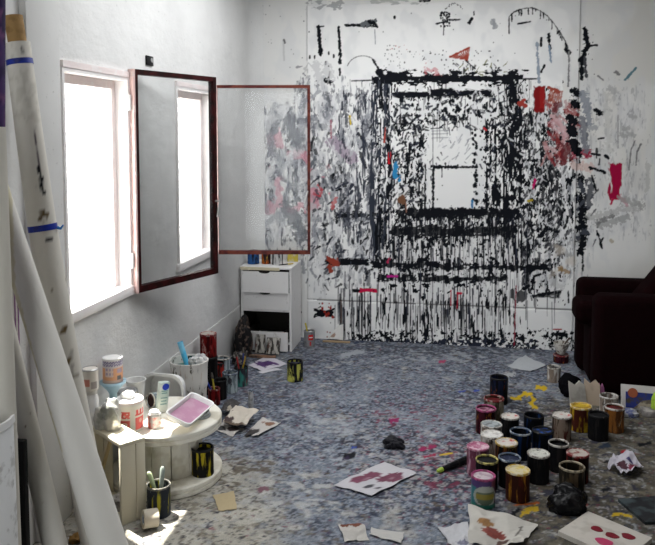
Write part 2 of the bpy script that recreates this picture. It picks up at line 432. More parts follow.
    k.stroke((375, 30), (375.5, 44), .45, GREY); k.dots(4, 394, 395, 17, 18, 1.1, (INK,))
    for u, v in ((310, 56), (315, 56), (329, 52), (334, 55), (326, 62)): k.stroke((u, v), (u, v + 2.5), .8, INK)
    k.stroke((327, 80), (330, 82), 3.0, INK, rough=.6); k.stroke((328, 84), (330, 72), .8, (.2, .2, .2))
    for u in (316, 327): k.stroke((u, 66), (u + 3, 78), 4, (.5, .5, .51), rough=.9, op=.6)
    arc = [(347 + 16 * (1 - math.cos(t)), 70 - 14 * math.sin(t)) for t in np.linspace(.3, 2.5, 14)]
    k.path(arc, .5, (.15, .15, .15), op=.8); k.stroke((373, 60), (380, 71), 1.0, INK)
    arc2 = [(388 + i * 2.6, 46 + 3 * math.sin(i * .9) + (i / 14) ** 2 * 14) for i in range(14)]
    for p in arc2: k.dots(1, p[0] - 1, p[0] + 1, p[1] - 2, p[1] + 2, .5, ((.4, .1, .1), (.1, .1, .1)))
    k.dots(30, 384, 400, 45, 68, .5, ((.2, .2, .2),)); k.dots(60, 400, 500, 50, 72, .6, (INK,))
    k.field(k.env(424, 440, 58, 76, 6) * .46, 5, 5, 28, (.5, .12, .14), .15, .6)
    # clump, red fan and dotted arch at the top right
    k.dots(60, 440, 450, 12, 27, .9, (INK,)); k.stroke((444, 22), (443.5, 35), .5, INK); k.stroke((436, 24), (446, 22), .8, INK, rough=.9); k.stroke((450, 20), (460, 20), .9, INK, rough=.9)
    k.stroke((469, 23), (472, 19), 1.7, INK); k.stroke((474, 12), (474, 15), .8, INK)
    for i in range(16): k.dots(1, 446 + i * 1.1 - 1, 446 + i * 1.1, 10 - 6 * math.sin(i / 5) - 1, 10 - 6 * math.sin(i / 5), .5, (INK,))
    k.stroke((492, 22), (496, 27), 2.5, GREY, rough=.9, op=.8); k.stroke((494, 20), (494, 28), 1.5, GREY, op=.8)
    for i in range(9): k.stroke((467, 60), (452 + i * 2.2, 57 - i * 1.15), .9, (.30, .05, .03), rough=.9, op=.9)
    k.stroke((450, 57), (469, 48), 1.0, (.3, .05, .03)); k.stroke((466, 61), (475, 69), .7, INK, rough=.8)
    k.chips(26, 448, 508, 62, 74, 6, .8, (INK, (.2, .2, .1)))
    arch = [(509, 28), (509, 17), (514, 12), (522, 9), (532, 8), (540, 11), (547, 16), (553, 23), (559, 31), (565, 41), (569, 51)]
    k.path(arch, .6, INK, rough=1.0, op=.9)
    for i in range(24):
        a = arch[i * (len(arch) - 1) // 24]; b = arch[i * (len(arch) - 1) // 24 + 1]; t = rnd.random()
        u = a[0] + t * (b[0] - a[0]); v = a[1] + t * (b[1] - a[1]); k.stroke((u, v), (u, v + rnd.uniform(2, 8)), .6, INK, rough=.9)
    k.stroke((518, 24), (530, 22), .9, INK); k.stroke((537, 44), (539, 82), 1.4, (.22, .27, .33), rough=1.0, op=.9); k.stroke((541, 38), (541, 46), 1.3, INK); k.stroke((548, 34), (550, 50), 1.4, INK, rough=.9)
    k.stroke((549, 46), (551, 62), 1.0, (.2, .27, .35), rough=.9); k.stroke((566, 50), (569, 53), 2.2, INK); k.stroke((569, 52), (568, 86), .9, (.2, .2, .2), rough=1); k.stroke((541, 72), (544, 66), 1.2, INK, rough=.8)
    # ---- reds
    k.bar(533, 545, 86, 113, (.19, .010, .012), 3, 1.2, 5, 9, 230); k.bar(540, 544, 86, 108, (.27, .014, .014), 2, 1.2, 3, 8, 231)
    for i in range(7): k.stroke((547 + i * 2.2, 110 - i * 1.5), (551 + i * 1.8, 88 + i * .6), 1.0, (.33, .08, .05), rough=1.0, op=.8)
    k.stroke((549, 88), (559, 92), 1.8, (.30, .06, .04), rough=.9)
    for _ in range(46):
        u = rnd.uniform(544, 572); v = rnd.uniform(100, 160); l = rnd.uniform(4, 13); a = rnd.uniform(.3, 2.2)
        k.stroke((u, v), (u + l * math.cos(a), v + l * math.sin(a)), rnd.uniform(.8, 2.6), rnd.choice(((.28, .04, .04), (.22, .02, .025), (.50, .26, .26), (.58, .40, .40), (.12, .015, .02))), rough=1.1, op=rnd.uniform(.5, .9), seed=rnd.randint(1, 900))
    k.stroke((556, 122), (566, 134), 5, (.56, .36, .38), rough=1.2, op=.7)
    k.bar(557, 571, 144, 163, (.12, .015, .02), 10, 1.6, 4, 4, 232, .9); k.bar(573, 590, 151, 157, (.30, .01, .04), 4, 1.2, 6, 3, 233, .9); k.stroke((574, 165), (592, 168), 4, (.60, .42, .38), rough=.9, op=.7)
    k.stroke((519, 103), (526, 106), 2.0, (.32, .04, .03), rough=.5); k.stroke((520, 105), (524, 100), 1.6, (.32, .04, .03))
    k.bar(610, 622, 164, 199, (.33, .006, .045), 5, 1.2, 4, 12, 234); k.stroke((613, 199), (611, 204), 1.2, (.42, .01, .06)); k.stroke((620, 196), (627, 205), 2, (.5, .2, .25), rough=.9, op=.7)
    k.bar(388, 391, 152, 164, (.45, .01, .02), 1.5, 1, 3, 4, 235); k.stroke((385, 128), (384.5, 142), 1.0, (.4, .06, .04)); k.stroke((396, 164), (395, 176), 2.2, (.03, .22, .45), rough=.7); k.dots(6, 398, 401, 172, 181, .9, ((.03, .22, .45),))
    k.stroke((350, 116), (350.5, 124), 1.0, (.62, .45, .02)); k.bar(398, 406, 194, 203, (.16, .075, .04), 3, 1.2, 4, 4, 236); k.stroke((406, 203), (406.5, 212), .6, (.3, .15, .1))
    k.bar(328, 339, 257, 266, (.30, .05, .03), 4, 1.2, 5, 4, 237); k.stroke((330, 266), (331, 271), 2, (.30, .05, .03)); k.bar(360, 377, 288, 292, (.55, .01, .06), 2, 1, 5, 2, 238); k.stroke((388, 276), (397, 276), 1.2, (.5, .02, .25)); k.stroke((388, 262), (390, 258), 1.2, (.6, .02, .1))
    k.dots(14, 318, 335, 301, 318, 1.2, ((.32, .03, .02),)); k.dots(6, 325, 335, 330, 338, .7, ((.3, .05, .03),))
    k.stroke((458, 293), (461, 293), 1.3, (.5, .01, .04)); k.stroke((451, 290), (451, 305), .5, (.5, .02, .05)); k.stroke((458, 294), (457, 308), .5, (.5, .02, .05))
    k.stroke((516, 285), (514, 345), .6, (.25, .02, .04), rough=.9); k.stroke((535, 180), (533, 188), 1.3, (.5, .01, .12), rough=.8); k.stroke((553, 329), (561, 329), .7, (.35, .02, .02))
    k.stroke((484, 128), (486, 130), 1, (.5, .03, .04)); k.stroke((528, 201), (532, 200), 1.2, (.4, .3, .02))
    k.path([(318, 185), (322, 190), (320, 196), (314, 194)], 1.2, (.45, .06, .08), rough=.9, op=.8); k.stroke((336, 198), (332, 208), 2, (.5, .10, .10), rough=1, op=.8); k.stroke((331, 120), (331.5, 138), .9, (.3, .06, .1), rough=.8, op=.8)
    # ---- black column and smears at the board's right edge
    k.stroke((585, 30), (587, 48), 2.6, INK, rough=1); k.stroke((588, 46), (581, 60), 2.8, INK, rough=1); k.stroke((582, 58), (581.5, 78), 2.3, INK, rough=1); k.stroke((585, 58), (586, 76), 1.6, (.06, .06, .07), rough=1); k.stroke((588, 46), (597, 45), 1.1, INK)
    for (u, v, r) in ((575, 92, 3.4), (575, 104, 3.6), (598, 111, 2.6), (572, 119, 4.2), (572, 128, 3.8), (573, 142, 4), (576, 150, 4.5), (571, 132, 3.2)):
        k.stroke((u - 2, v - 1), (u + 2, v + 2), r, INK, rough=.8)
    k.stroke((584, 95), (590, 122), 4, (.22, .24, .28), rough=1.0, op=.85); k.stroke((583, 118), (586, 150), 3.4, (.14, .15, .18), rough=1.0, op=.85); k.stroke((590, 128), (596, 128), 2.4, (.3, .31, .34), rough=.9, op=.8)
    k.field(k.env(340, 392, 84, 262, 10) * .22, 2, 12, 150, (.04, .045, .06), .12)
    for i in range(12): k.stroke((583 + rnd.uniform(-3, 3), 178 + i * 6), (582 + rnd.uniform(-4, 2), 186 + i * 6), rnd.uniform(1.8, 3.8), rnd.choice((INK, INK, (.05, .055, .07))), rough=1)
    k.stroke((592, 180), (588, 206), 3, (.06, .065, .08), rough=1, op=.9); k.stroke((582.5, 240), (583, 270), 1.1, INK, rough=.8); k.stroke((592, 176), (596, 190), 1.2, INK)
    k.stroke((590, 218), (640, 206), 3.5, (.36, .36, .35), rough=1.6, op=.55); k.stroke((600, 226), (628, 216), 3.5, (.30, .30, .30), rough=1.2, op=.7); k.stroke((620, 198), (642, 206), 3, (.33, .33, .32), rough=1.1, op=.7); k.stroke((598, 222), (612, 216), 2.0, (.15, .15, .15), rough=1.1, op=.7)
    k.stroke((597, 231), (602, 248), 1.2, INK, rough=.9); k.stroke((603, 238), (600, 244), 1, INK); k.stroke((611, 240), (612, 241), 2, (.4, .35, .26), op=.8)
    k.stroke((606, 95), (609, 150), 3, (.48, .48, .46), rough=1.2, op=.45); k.stroke((616, 72), (618, 74), 1.8, (.2, .2, .2), rough=.8); k.stroke((598, 76), (603, 80), 1, (.2, .2, .2)); k.stroke((625, 80), (636, 68), 1.2, (.10, .20, .24), rough=.6); k.stroke((609, 88), (616, 92), 2.5, (.4, .4, .4), rough=1, op=.7)
    for (u, v) in ((630, 116), (624, 128), (629, 134), (622, 135)): k.stroke((u, v), (u + 4, v + 1), 2.4, (.35, .35, .35), rough=1, op=.7)
    k.path([(629, 170), (631, 150), (635, 141)], .8, (.22, .22, .22), rough=.8); k.path([(636, 165), (637, 152), (641, 144)], .8, (.18, .18, .18), rough=.8); k.stroke((648, 165), (647, 190), 2.2, (.45, .45, .43), rough=1, op=.6); k.stroke((618, 115), (618, 148), .6, (.3, .3, .3))
    k.stroke((598, 139), (604, 138), .9, INK); k.stroke((606, 156), (608, 158), 1.8, INK); k.stroke((590, 168), (605, 172), 1.5, INK, rough=.9); k.stroke((592, 154), (600, 155), 1.2, INK)
    k.field(k.env(550, 580, 240, 275, 12) * .42, 10, 10, 40, (.56, .50, .43), .5, .6); k.stroke((560, 268), (568, 272), 2.4, (.30, .18, .07), rough=1.1, op=.8); k.stroke((553, 282), (560, 286), 4, (.5, .5, .5), rough=1, op=.6)
    k.stroke((541, 236), (546, 228), 2.4, INK, rough=.8); k.stroke((524, 288), (528, 286), 2, INK); k.stroke((568, 291), (568.5, 302), .8, INK, rough=.7); k.stroke((534, 276), (540, 274), 1.4, INK); k.stroke((534, 277), (534, 283), 1, INK); k.stroke((559, 334), (566, 335), 2.2, INK, rough=.5)
    # soot along the top edge of the board
    k.field(k.env(306, 345, 0, 9, 5) * .5, 5, 3, 41, (.25, .26, .27), .15, .7); k.field(k.env(370, 432, -2, 5, 3) * .5, 9, 3, 42, (.35, .36, .36), .15, .7); k.stroke((420, 1.2), (430, .6), 1.0, INK, rough=.9)
    k.stroke((283.5, 41), (284, 60), .9, (.45, .45, .45), op=.6); k.stroke((284, 40), (285, 43), 1, (.15, .15, .15)); k.chips(14, 296, 310, 62, 95, 7, 1.1, ((.2, .2, .22), (.5, .5, .5)))
    k.dots(120, 300, 600, 5, 345, .55, (INK,)); k.dots(40, 235, 306, 0, 100, .45, ((.2, .2, .2),))
    P = np.stack([X, Y, Z], -1)
    o = grid_object('wall_back', xs, zs, P, k.c, colmat('studio_wall_paint', .8, None, .18, 45, .06))
    return struct(o, 'white studio back wall covered in black splashed square frames and drips', 'wall')
build_back_wall()

def build_floor():
    def axis(a, b, c, d, e, f):
        return np.concatenate([np.arange(a, b, c), np.arange(b, d, e), np.arange(d, f, c)])
    xs = np.concatenate([np.arange(XL - .02, 1.45, .0085), np.arange(1.46, XR + .05, .08)])
    ys = np.concatenate([np.arange(YREAR - .02, 2.5, .12), np.arange(2.52, YB + .03, .0085)])
    X, Y = np.meshgrid(xs, ys)
    U, V = project(X, np.maximum(Y, 1.2), np.zeros_like(X))
    Xs, Ys = X * 100, Y * 100                       # centimetres, so the speckle keeps its size on the ground
    base = np.array((.118, .145, .190))
    k = Canvas(U, V, base)
    n = lambda s, seed, o=3: (fbm(Xs, Ys, s, s, seed, o) - .5) * 1.7 + .5
    def lay(env, s, seed, col, soft=.08, op=1.0, oc=3): k.full(op * sm((n(s, seed, oc) - (1 - env)) / soft + .5), col)
    one = np.ones_like(X)
    def blob(u, v, ru, rv): return np.exp(-((U - u) / ru) ** 2 - ((V - v) / rv) ** 2)
    left = sm((325 - U + (V - 470) * .35) / 110) * sm((V - 435) / 40)     # pale dusty concrete near the spool
    right = sm((U - 475 + (V - 480) * .25) / 70) * sm((V - 378) / 36)      # brown bare ground among the tins, darkened further for light falloff
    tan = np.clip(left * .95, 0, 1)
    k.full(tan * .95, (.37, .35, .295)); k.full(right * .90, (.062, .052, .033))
    k.field_tmp = None
    blue = np.clip(1 - tan * 1.1 - right, 0, 1)
    lay(blue * .46 + .03, 6, 1, (.19, .215, .265), .4, .6); lay(blue * .42 + .04, 2.8, 2, (.060, .074, .112), .25, .6)
    lay(blue * .37, 1.6, 3, (.30, .33, .37), .25, .55); lay(blue * .34 + .02, 1.6, 4, (.018, .023, .042), .16, .8)
    lay(blue * .34 + .02, 1.3, 60, (.33, .35, .39), .2, .5); lay(blue * .32 + .03, 1.3, 61, (.020, .026, .045), .16, .7); lay(blue * .36, 16, 5, (.22, .245, .285), .4, .5); lay(blue * .22, 3, 6, (.12, .06, .10), .12, .3)
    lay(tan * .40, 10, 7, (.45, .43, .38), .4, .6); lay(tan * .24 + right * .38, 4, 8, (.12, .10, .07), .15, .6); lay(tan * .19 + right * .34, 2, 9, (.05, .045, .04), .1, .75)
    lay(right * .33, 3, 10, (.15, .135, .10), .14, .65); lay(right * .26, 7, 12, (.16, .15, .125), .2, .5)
    spl = blob(480, 485, 60, 50) + .8 * blob(400, 470, 60, 35) + .9 * blob(530, 430, 60, 40) + .7 * blob(600, 500, 60, 30) + .5 * blob(360, 430, 40, 30)
    lay(np.clip(spl, 0, 1) * .45, 3.2, 14, (.03, .03, .045), .06, .95); lay(np.clip(spl, 0, 1) * .36, 2.0, 15, (.30, .29, .29), .08, .75)
    lay(np.clip(blob(455, 470, 60, 35) + .7 * blob(400, 415, 50, 25), 0, 1) * .36, 2.4, 16, (.16, .02, .05), .08, .7)
    lay(np.clip(blob(500, 420, 45, 50), 0, 1) * .5, 4, 17, (.025, .025, .03), .1, .8)
    lay(np.clip(blob(250, 470, 35, 25) * 1.1, 0, 1) * .42, 5, 18, (.09, .07, .05), .12, .8); lay(np.clip(blob(250, 395, 45, 25), 0, 1) * .38, 4, 19, (.06, .06, .08), .1, .7)
    lay(np.clip(blob(320, 430, 60, 25), 0, 1) * .40, 5, 20, (.34, .36, .38), .25, .6); lay(np.clip(blob(300, 495, 50, 25), 0, 1) * .42, 5, 21, (.42, .42, .40), .25, .65)
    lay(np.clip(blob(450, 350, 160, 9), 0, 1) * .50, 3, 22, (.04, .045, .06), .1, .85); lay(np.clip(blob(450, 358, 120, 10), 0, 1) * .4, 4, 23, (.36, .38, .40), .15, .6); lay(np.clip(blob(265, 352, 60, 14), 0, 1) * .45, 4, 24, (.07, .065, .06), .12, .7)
    # paint spills with a shape of their own
    Y_ = (.50, .34, .012)
    pts = [(519, 397), (524, 393), (531, 395), (534, 400), (530, 404), (537, 408)]
    for a, b in zip(pts, pts[1:]): k.stroke(a, b, 1.6, Y_, rough=1.1, seed=8)
    k.stroke((538, 387), (545, 388), 2.0, Y_, rough=1); k.stroke((512, 398), (520, 399), 1.3, Y_, rough=1); k.stroke((530, 393), (526, 397), 1.2, Y_, rough=1)
    k.stroke((522, 514), (536, 508), 2.6, (.45, .30, .02), rough=1.2); k.stroke((515, 505), (538, 503), .9, (.42, .10, .02), rough=1); k.stroke((613, 515), (620, 514), 1.3, (.50, .34, .02), rough=1); k.stroke((622, 514), (632, 517), 1, (.5, .34, .02), rough=1)
    k.stroke((518, 510), (512, 516), 2.4, INK, rough=1); k.stroke((440, 455), (452, 453), .8, (.5, .35, .03))
    for (u, v, l, w, c) in ((391, 421, 6, 2.2, (.22, .015, .08)), (345, 457, 8, 2.3, INK), (343, 459, 5, 1.6, (.03, .02, .05)), (420, 450, 14, 1.6, (.25, .02, .08)), (425, 457, 10, 1.4, (.28, .02, .06)), (610, 527, 6, 1.2, (.3, .02, .03)), (388, 472, 6, 2, INK), (260, 490, 7, 2, (.16, .08, .10)), (352, 448, 4, 1, (.02, .05, .3)), (355, 343, 8, .9, (.03, .04, .08)), (300, 366, 16, .8, (.05, .05, .08)), (440, 362, 5, 1.3, (.35, .05, .12)), (460, 392, 5, 1, (.03, .05, .25)), (475, 391, 4, .9, (.03, .06, .3)), (640, 445, 10, 1.5, INK), (600, 447, 9, 2, (.02, .03, .05)), (605, 462, 6, 1.3, INK), (622, 452, 4, 1.2, (.3, .02, .03)), (580, 507, 7, 1, (.25, .04, .03)), (603, 490, 5, 1.6, INK), (505, 376, 8, 2, (.36, .37, .38)), (343, 356, 18, 2.2, (.32, .34, .37))):
        k.stroke((u, v), (u + l, v - l * .25), w, c, rough=1.0, seed=int(u))
    k.field_tmp = None
    P = np.stack([X, Y, np.zeros_like(X) + .002 * (n(7, 40) - .5) * 0], -1)
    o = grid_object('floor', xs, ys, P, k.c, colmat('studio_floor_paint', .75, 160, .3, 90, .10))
    return struct(o, 'studio floor crusted with blue grey paint, turning brown and dusty nearer', 'floor')
build_floor()

# plaster with scuffs
def plaster(name, col, bscale=9, bstr=.35, dirt=.25):
    m, nt, b = new_mat(name); b.inputs['Roughness'].default_value = .75
    n = noise(nt, 2.2, detail=6); f = noise(nt, 38, detail=5, rough=.7, seed=4)
    c = mixc(nt, ramp(nt, n, ((.42, 0), (.72, 1))), col, tuple(x * (1 - dirt) for x in col))
    c = mixc(nt, ramp(nt, f, ((.665, 0), (.70, 1))), c, tuple(x * .55 for x in col))
    nt.links.new(c, b.inputs['Base Color']); bump(nt, b, noise(nt, bscale, detail=5, stretch=(1, 1, 1.6)), bstr, .02)
    MATS[name] = m; return m
PL = plaster('left_wall_plaster', (.715, .715, .705), dirt=.12)
PL2 = plaster('pilaster_plaster', (.62, .62, .61), 5, .1, .1)
DKW = plaster('dark_wall_paint', (.10, .085, .07), 5, .1, .2)
CE = plaster('ceiling_plaster', (.72, .72, .71), 5, .1, .1)

WT = .17                                   # wall thickness at the windows
W1 = (2.99, 3.635); W2 = (4.285, 4.93); WZ = (.855, 1.935)
mb = MB()
x0, x1 = XL - WT, XL
mb.box((x0, YREAR, 0), (x1, YB + .1, WZ[0])); mb.box((x0, YREAR, WZ[1]), (x1, YB + .1, CEIL + .02))
for a, b in ((YREAR, W1[0]), (W1[1], W2[0]), (W2[1], YB + .1)): mb.box((x0, a, WZ[0]), (x1, b, WZ[1]))
# softly rounded room corner
vs = []; R0 = .11
for i in range(9):
    a = PI / 2 * i / 8
    q = (XL + R0 * (1 - math.sin(a)) - .001, YB - R0 * (1 - math.cos(a)) + .001)
    vs += [(q[0], q[1], 0), (q[0], q[1], CEIL)]
mb.add(vs, [(2 * i, 2 * i + 2, 2 * i + 3, 2 * i + 1) for i in range(8)])
struct(mb.build('wall_left', PL, smooth=False), 'scuffed white plaster wall with two open windows', 'wall')
mb = MB().box((XL - .01, YREAR, CEIL), (XR + .1, YB + .1, CEIL + .1)); struct(mb.build('ceiling', CE, smooth=False), 'plain white studio ceiling above the frame', 'ceiling')
mb = MB()
mb.box((XR, YREAR, 0), (XR + .1, YB + .1, CEIL + .02))
struct(mb.build('wall_right', DKW, smooth=False), 'plain dark wall on the unseen right side', 'wall')
mb = MB()
mb.box((XL - WT, YREAR - .1, 0), (-1.25, YREAR, CEIL)); mb.box((-.15, YREAR - .1, 0), (XR + .1, YREAR, CEIL)); mb.box((-1.25, YREAR - .1, 2.3), (-.15, YREAR, CEIL))
struct(mb.build('wall_rear', DKW, smooth=False), 'plain dark wall with a doorway behind the viewer', 'wall')
mb = MB().rbox((XL - .002, 2.70, 0), (XL + .03, 2.945, CEIL), .006, 2)
struct(mb.build('trim_1', PL2), 'flat pale pilaster standing just left of the near window', 'pilaster')
mb = MB().rbox((XL - .002, 2.95, 0), (XL + .006, YB - .10, .335), .0025, 2)
struct(mb.build('baseboard_left', PL2), 'tall plain skirting along the foot of the window wall', 'skirting')

# ---- windows
PINK = plain('window_paint', (.88, .84, .83), .45, (.88, .86, .85), .5, 14)
PINKD = plain('window_edge_paint', (.84, .74, .725), .5, (.86, .80, .79), .3, 22)
WHITEP = plain('shutter_paint', (.82, .82, .80), .5)
SASH = plain('sash_red_paint', (.034, .0035, .004), .45, (.012, .002, .002), .5, 16)
SASHB = plain('sash_brown_paint', (.115, .028, .018), .4, (.06, .010, .010), .5, 18)
SASHP = plain('sash_side_paint', (.66, .46, .43), .45, (.72, .58, .55), .3, 20)
METAL = plain('worn_steel', (.42, .42, .42), .4, metallic=.7)
def glass_mat():
    m, nt, b = new_mat('window_glass'); out = nt.nodes['Material Output']; nt.nodes.remove(b)
    tr = nt.nodes.new('ShaderNodeBsdfTransparent'); tr.inputs[0].default_value = (.96, .965, .965, 1)
    gl = nt.nodes.new('ShaderNodeBsdfGlossy'); gl.inputs['Roughness'].default_value = .03
    df = nt.nodes.new('ShaderNodeBsdfDiffuse'); df.inputs[0].default_value = (.75, .75, .75, 1)
    fr = nt.nodes.new('ShaderNodeFresnel'); fr.inputs[0].default_value = 1.2
    a = nt.nodes.new('ShaderNodeMixShader'); nt.links.new(fr.outputs[0], a.inputs[0]); nt.links.new(tr.outputs[0], a.inputs[1]); nt.links.new(gl.outputs[0], a.inputs[2])
    d = nt.nodes.new('ShaderNodeMixShader')
    mul = nt.nodes.new('ShaderNodeMath'); mul.operation = 'MULTIPLY_ADD'; mul.inputs[1].default_value = .06; mul.inputs[2].default_value = .015
    nt.links.new(ramp(nt, noise(nt, 5, detail=5), ((.45, 0), (.75, 1))), mul.inputs[0])
    nt.links.new(mul.outputs[0], d.inputs[0]); nt.links.new(a.outputs[0], d.inputs[1]); nt.links.new(df.outputs[0], d.inputs[2])
    nt.links.new(d.outputs[0], out.inputs[0]); return m
GLASS = glass_mat()

def louvre(W, n, y0, y1, x0, hinge, ang, parent):
    """white slatted shutter leaf, W wide, hinged at `hinge` and turned by ang from +y"""
    M = Matrix.Translation((hinge[0], hinge[1], 0)) @ Matrix.Rotation(ang, 4, 'Z')
    f = MB()
    z0, z1 = WZ[0] + .01, WZ[1] - .01
    f.box((-.018, 0, z0), (.018, .05, z1), M=M); f.box((-.018, W - .05, z0), (.018, W, z1), M=M)
    f.box((-.018, .05, z0), (.018, W - .05, z0 + .06), M=M); f.box((-.018, .05, z1 - .06), (.018, W - .05, z1), M=M)
    o = f.build('shutter', WHITEP, parent, smooth=False)
    s = MB()
    for i in range(n):
        z = z0 + .075 + i * (z1 - z0 - .15) / (n - 1)
        MM = M @ Matrix.Translation((0, 0, z)) @ Matrix.Rotation(math.radians(35), 4, 'Y')
        s.box((-.02, .05, -.004), (.02, W - .05, .004), M=MM)
    s.build('slats', WHITEP, o, smooth=False)

def window(num, Y, label):
    r = thing('window_%d' % num, label, 'window', (XL, (Y[0] + Y[1]) / 2, WZ[0]), None, 'structure')
    y0, y1 = Y; z0, z1 = WZ
    m = MB(); t = .045
    # inner lining and casing lip
    for lo, hi in (((XL - WT, y0, z0), (XL + .012, y0 + .018, z1)), ((XL - WT, y1 - .018, z0), (XL + .012, y1, z1)), ((XL - WT, y0 + .018, z1 - .018), (XL + .012, y1 - .018, z1))):
        m.box(lo, hi)
    m.build('window_frame', PINK, r, smooth=False)
    m = MB()
    for lo, hi in (((XL - .10, y0 + .018, z0 + .02), (XL - .055, y0 + .06, z1 - .018)), ((XL - .10, y1 - .06, z0 + .02), (XL - .055, y1 - .018, z1 - .018)), ((XL - .10, y0 + .06, z1 - .06), (XL - .055, y1 - .06, z1 - .018))):
        m.box(lo, hi)
    m.build('inner_frame', PINKD, r, smooth=False)
    m = MB()
    for lo, hi in (((XL - .001, y1 - .001, z0 - .01), (XL + .016, y1 + .028, z1 + .028)), ((XL - .001, y0, z1 - .001), (XL + .016, y1, z1 + .028))):
        m.box(lo, hi)
    m.build('casing', PINKD, r, smooth=False)
    MB().rbox((XL - WT - .03, y0 - .02, z0 - .03), (XL + .022, y1 + .02, z0 + .018), .006, 2).build('window_sill', PINK, r)
    louvre(.62, 15, 0, 0, 0, (XL - WT - .02, y1 - .01), math.radians(44), r)
    louvre(.30, 15, 0, 0, 0, (XL - WT - .02, y0 + .02), math.radians(100), r)
    return r
w1 = window(1, W1, 'near window with pinkish white frame and sunlit shutters outside')
w2 = window(2, W2, 'far window beyond the red framed open sash')

def sash(parent, hy, vec, w, matf, front):
    """open casement leaf; hinged at (XL, hy) and running along vec"""
    d = Vector((vec[0], vec[1], 0)).normalized(); nrm = Vector((d.y, -d.x, 0))
    P = Vector((XL + .022, hy, 0))
    M = Matrix(((d.x, nrm.x, 0, P.x), (d.y, nrm.y, 0, P.y), (0, 0, 1, 0), (0, 0, 0, 1)))
    z0, z1 = .83, 1.978; t = .026 if front else .019; th = .019
    f = MB()
    f.box((0, -th, z0), (t, th, z1), 1, M=M); f.box((w - t, -th, z0), (w, th, z1), M=M)
    f.box((t, -th, z0), (w - t, th, z0 + t + .006), M=M); f.box((t, -th, z1 - t), (w - t, th, z1), M=M)
    if front:                                      # stile: dark face with a pale hinge edge
        f = MB(); f.box((0, -th, z0), (.012, th + .001, z1), 1, M=M); f.box((.012, -th, z0), (t + .006, th, z1), M=M); f.box((w - t, -th, z0), (w, th, z1), M=M)
        f.box((t + .006, -th, z0), (w - t, th, z0 + t + .008), M=M); f.box((t + .006, -th, z1 - t), (w - t, th, z1), M=M)
    s = f.build('sash', [matf, SASHP], parent, smooth=False)
    s['label'] = 'open dark red casement sash' if front else 'open brown red casement sash'
    MB().box((t, -.003, z0 + t), (w - t, .003, z1 - t), M=M).build('glass_pane', GLASS, s, smooth=False)
    h = MB()
    for z in (z0 + .17, z1 - .17): h.tube([(P.x - .004, P.y - .012, z - .04), (P.x - .004, P.y - .012, z + .04)], .009, 10)
    h.build('hinge', WHITEP, s)
    k = MB(); a = M @ Vector((w - .018, th, 1.26)); b = M @ Vector((w - .018, th + .03, 1.26)); c = M @ Vector((w - .04, th + .03, 1.17))
    k.tube([a, b], .006, 8); k.tube([b, c], .006, 8); k.build('handle', METAL, s)
sash(w1, 3.635, (.225, .62), .665, SASH, True)
sash(w2, 4.945, (.655, .115), .645, SASHB, False)

# ---- outside
TER = plain('terrace_concrete', (.62, .62, .60), .8, (.5, .5, .48), .3, 3)
mb = MB().box((-7, -3, -.06), (XL - WT - .001, 11, 0)); struct(mb.build('terrace', TER, smooth=False), 'sunlit pale terrace seen through the near window', 'terrace')
mb = MB().box((-4.6, -2, 0), (-4.4, 11, 1.25)); struct(mb.build('parapet', WHITEP, smooth=False), 'bright white parapet outside the windows', 'parapet')
mb = MB().box((-2.9, 3.95, 2.25), (XL - WT - .001, 7, 2.4)); struct(mb.build('sun_block_slab', WHITEP, smooth=False), 'unseen slab added to keep the sun off the far window', 'sun_block_slab')  # unseen slab added to block the sun at the far window
LEAF = plain('leaf_green', (.10, .30, .04), .5)
t = thing('shrub', 'green leaves of a shrub poking up outside the near window sill', 'plant', (-2.20, 3.90, 0))
rl = random.Random(3); f = MB(); g = MB()
for i in range(7):
    a = rl.uniform(0, 6.28); top = Vector((-2.20 + .13 * math.cos(a), 3.90 + .13 * math.sin(a), rl.uniform(.58, .84)))
    g.tube([(-2.20, 3.90, 0), (-2.20 + .05 * math.cos(a), 3.90 + .05 * math.sin(a), .4), top], [.008, .006, .003], 6)
    for j in range(4):
        b = a + rl.uniform(-1.6, 1.6); c = top - Vector((0, 0, .05 * j)); d = Vector((math.cos(b), math.sin(b), .35)); s = Vector((-math.sin(b), math.cos(b), 0)) * .022
        q = [c, c + d * .04 + s, c + d * .1, c + d * .04 - s]
        f.add(q + [x + Vector((0, 0, .002)) for x in q], [(0, 1, 2, 3), (7, 6, 5, 4), (0, 4, 5, 1), (1, 5, 6, 2), (2, 6, 7, 3), (3, 7, 4, 0)])
f.build('leaves', LEAF, t); g.build('stems', plain('stem', (.12, .10, .04), .7), t)
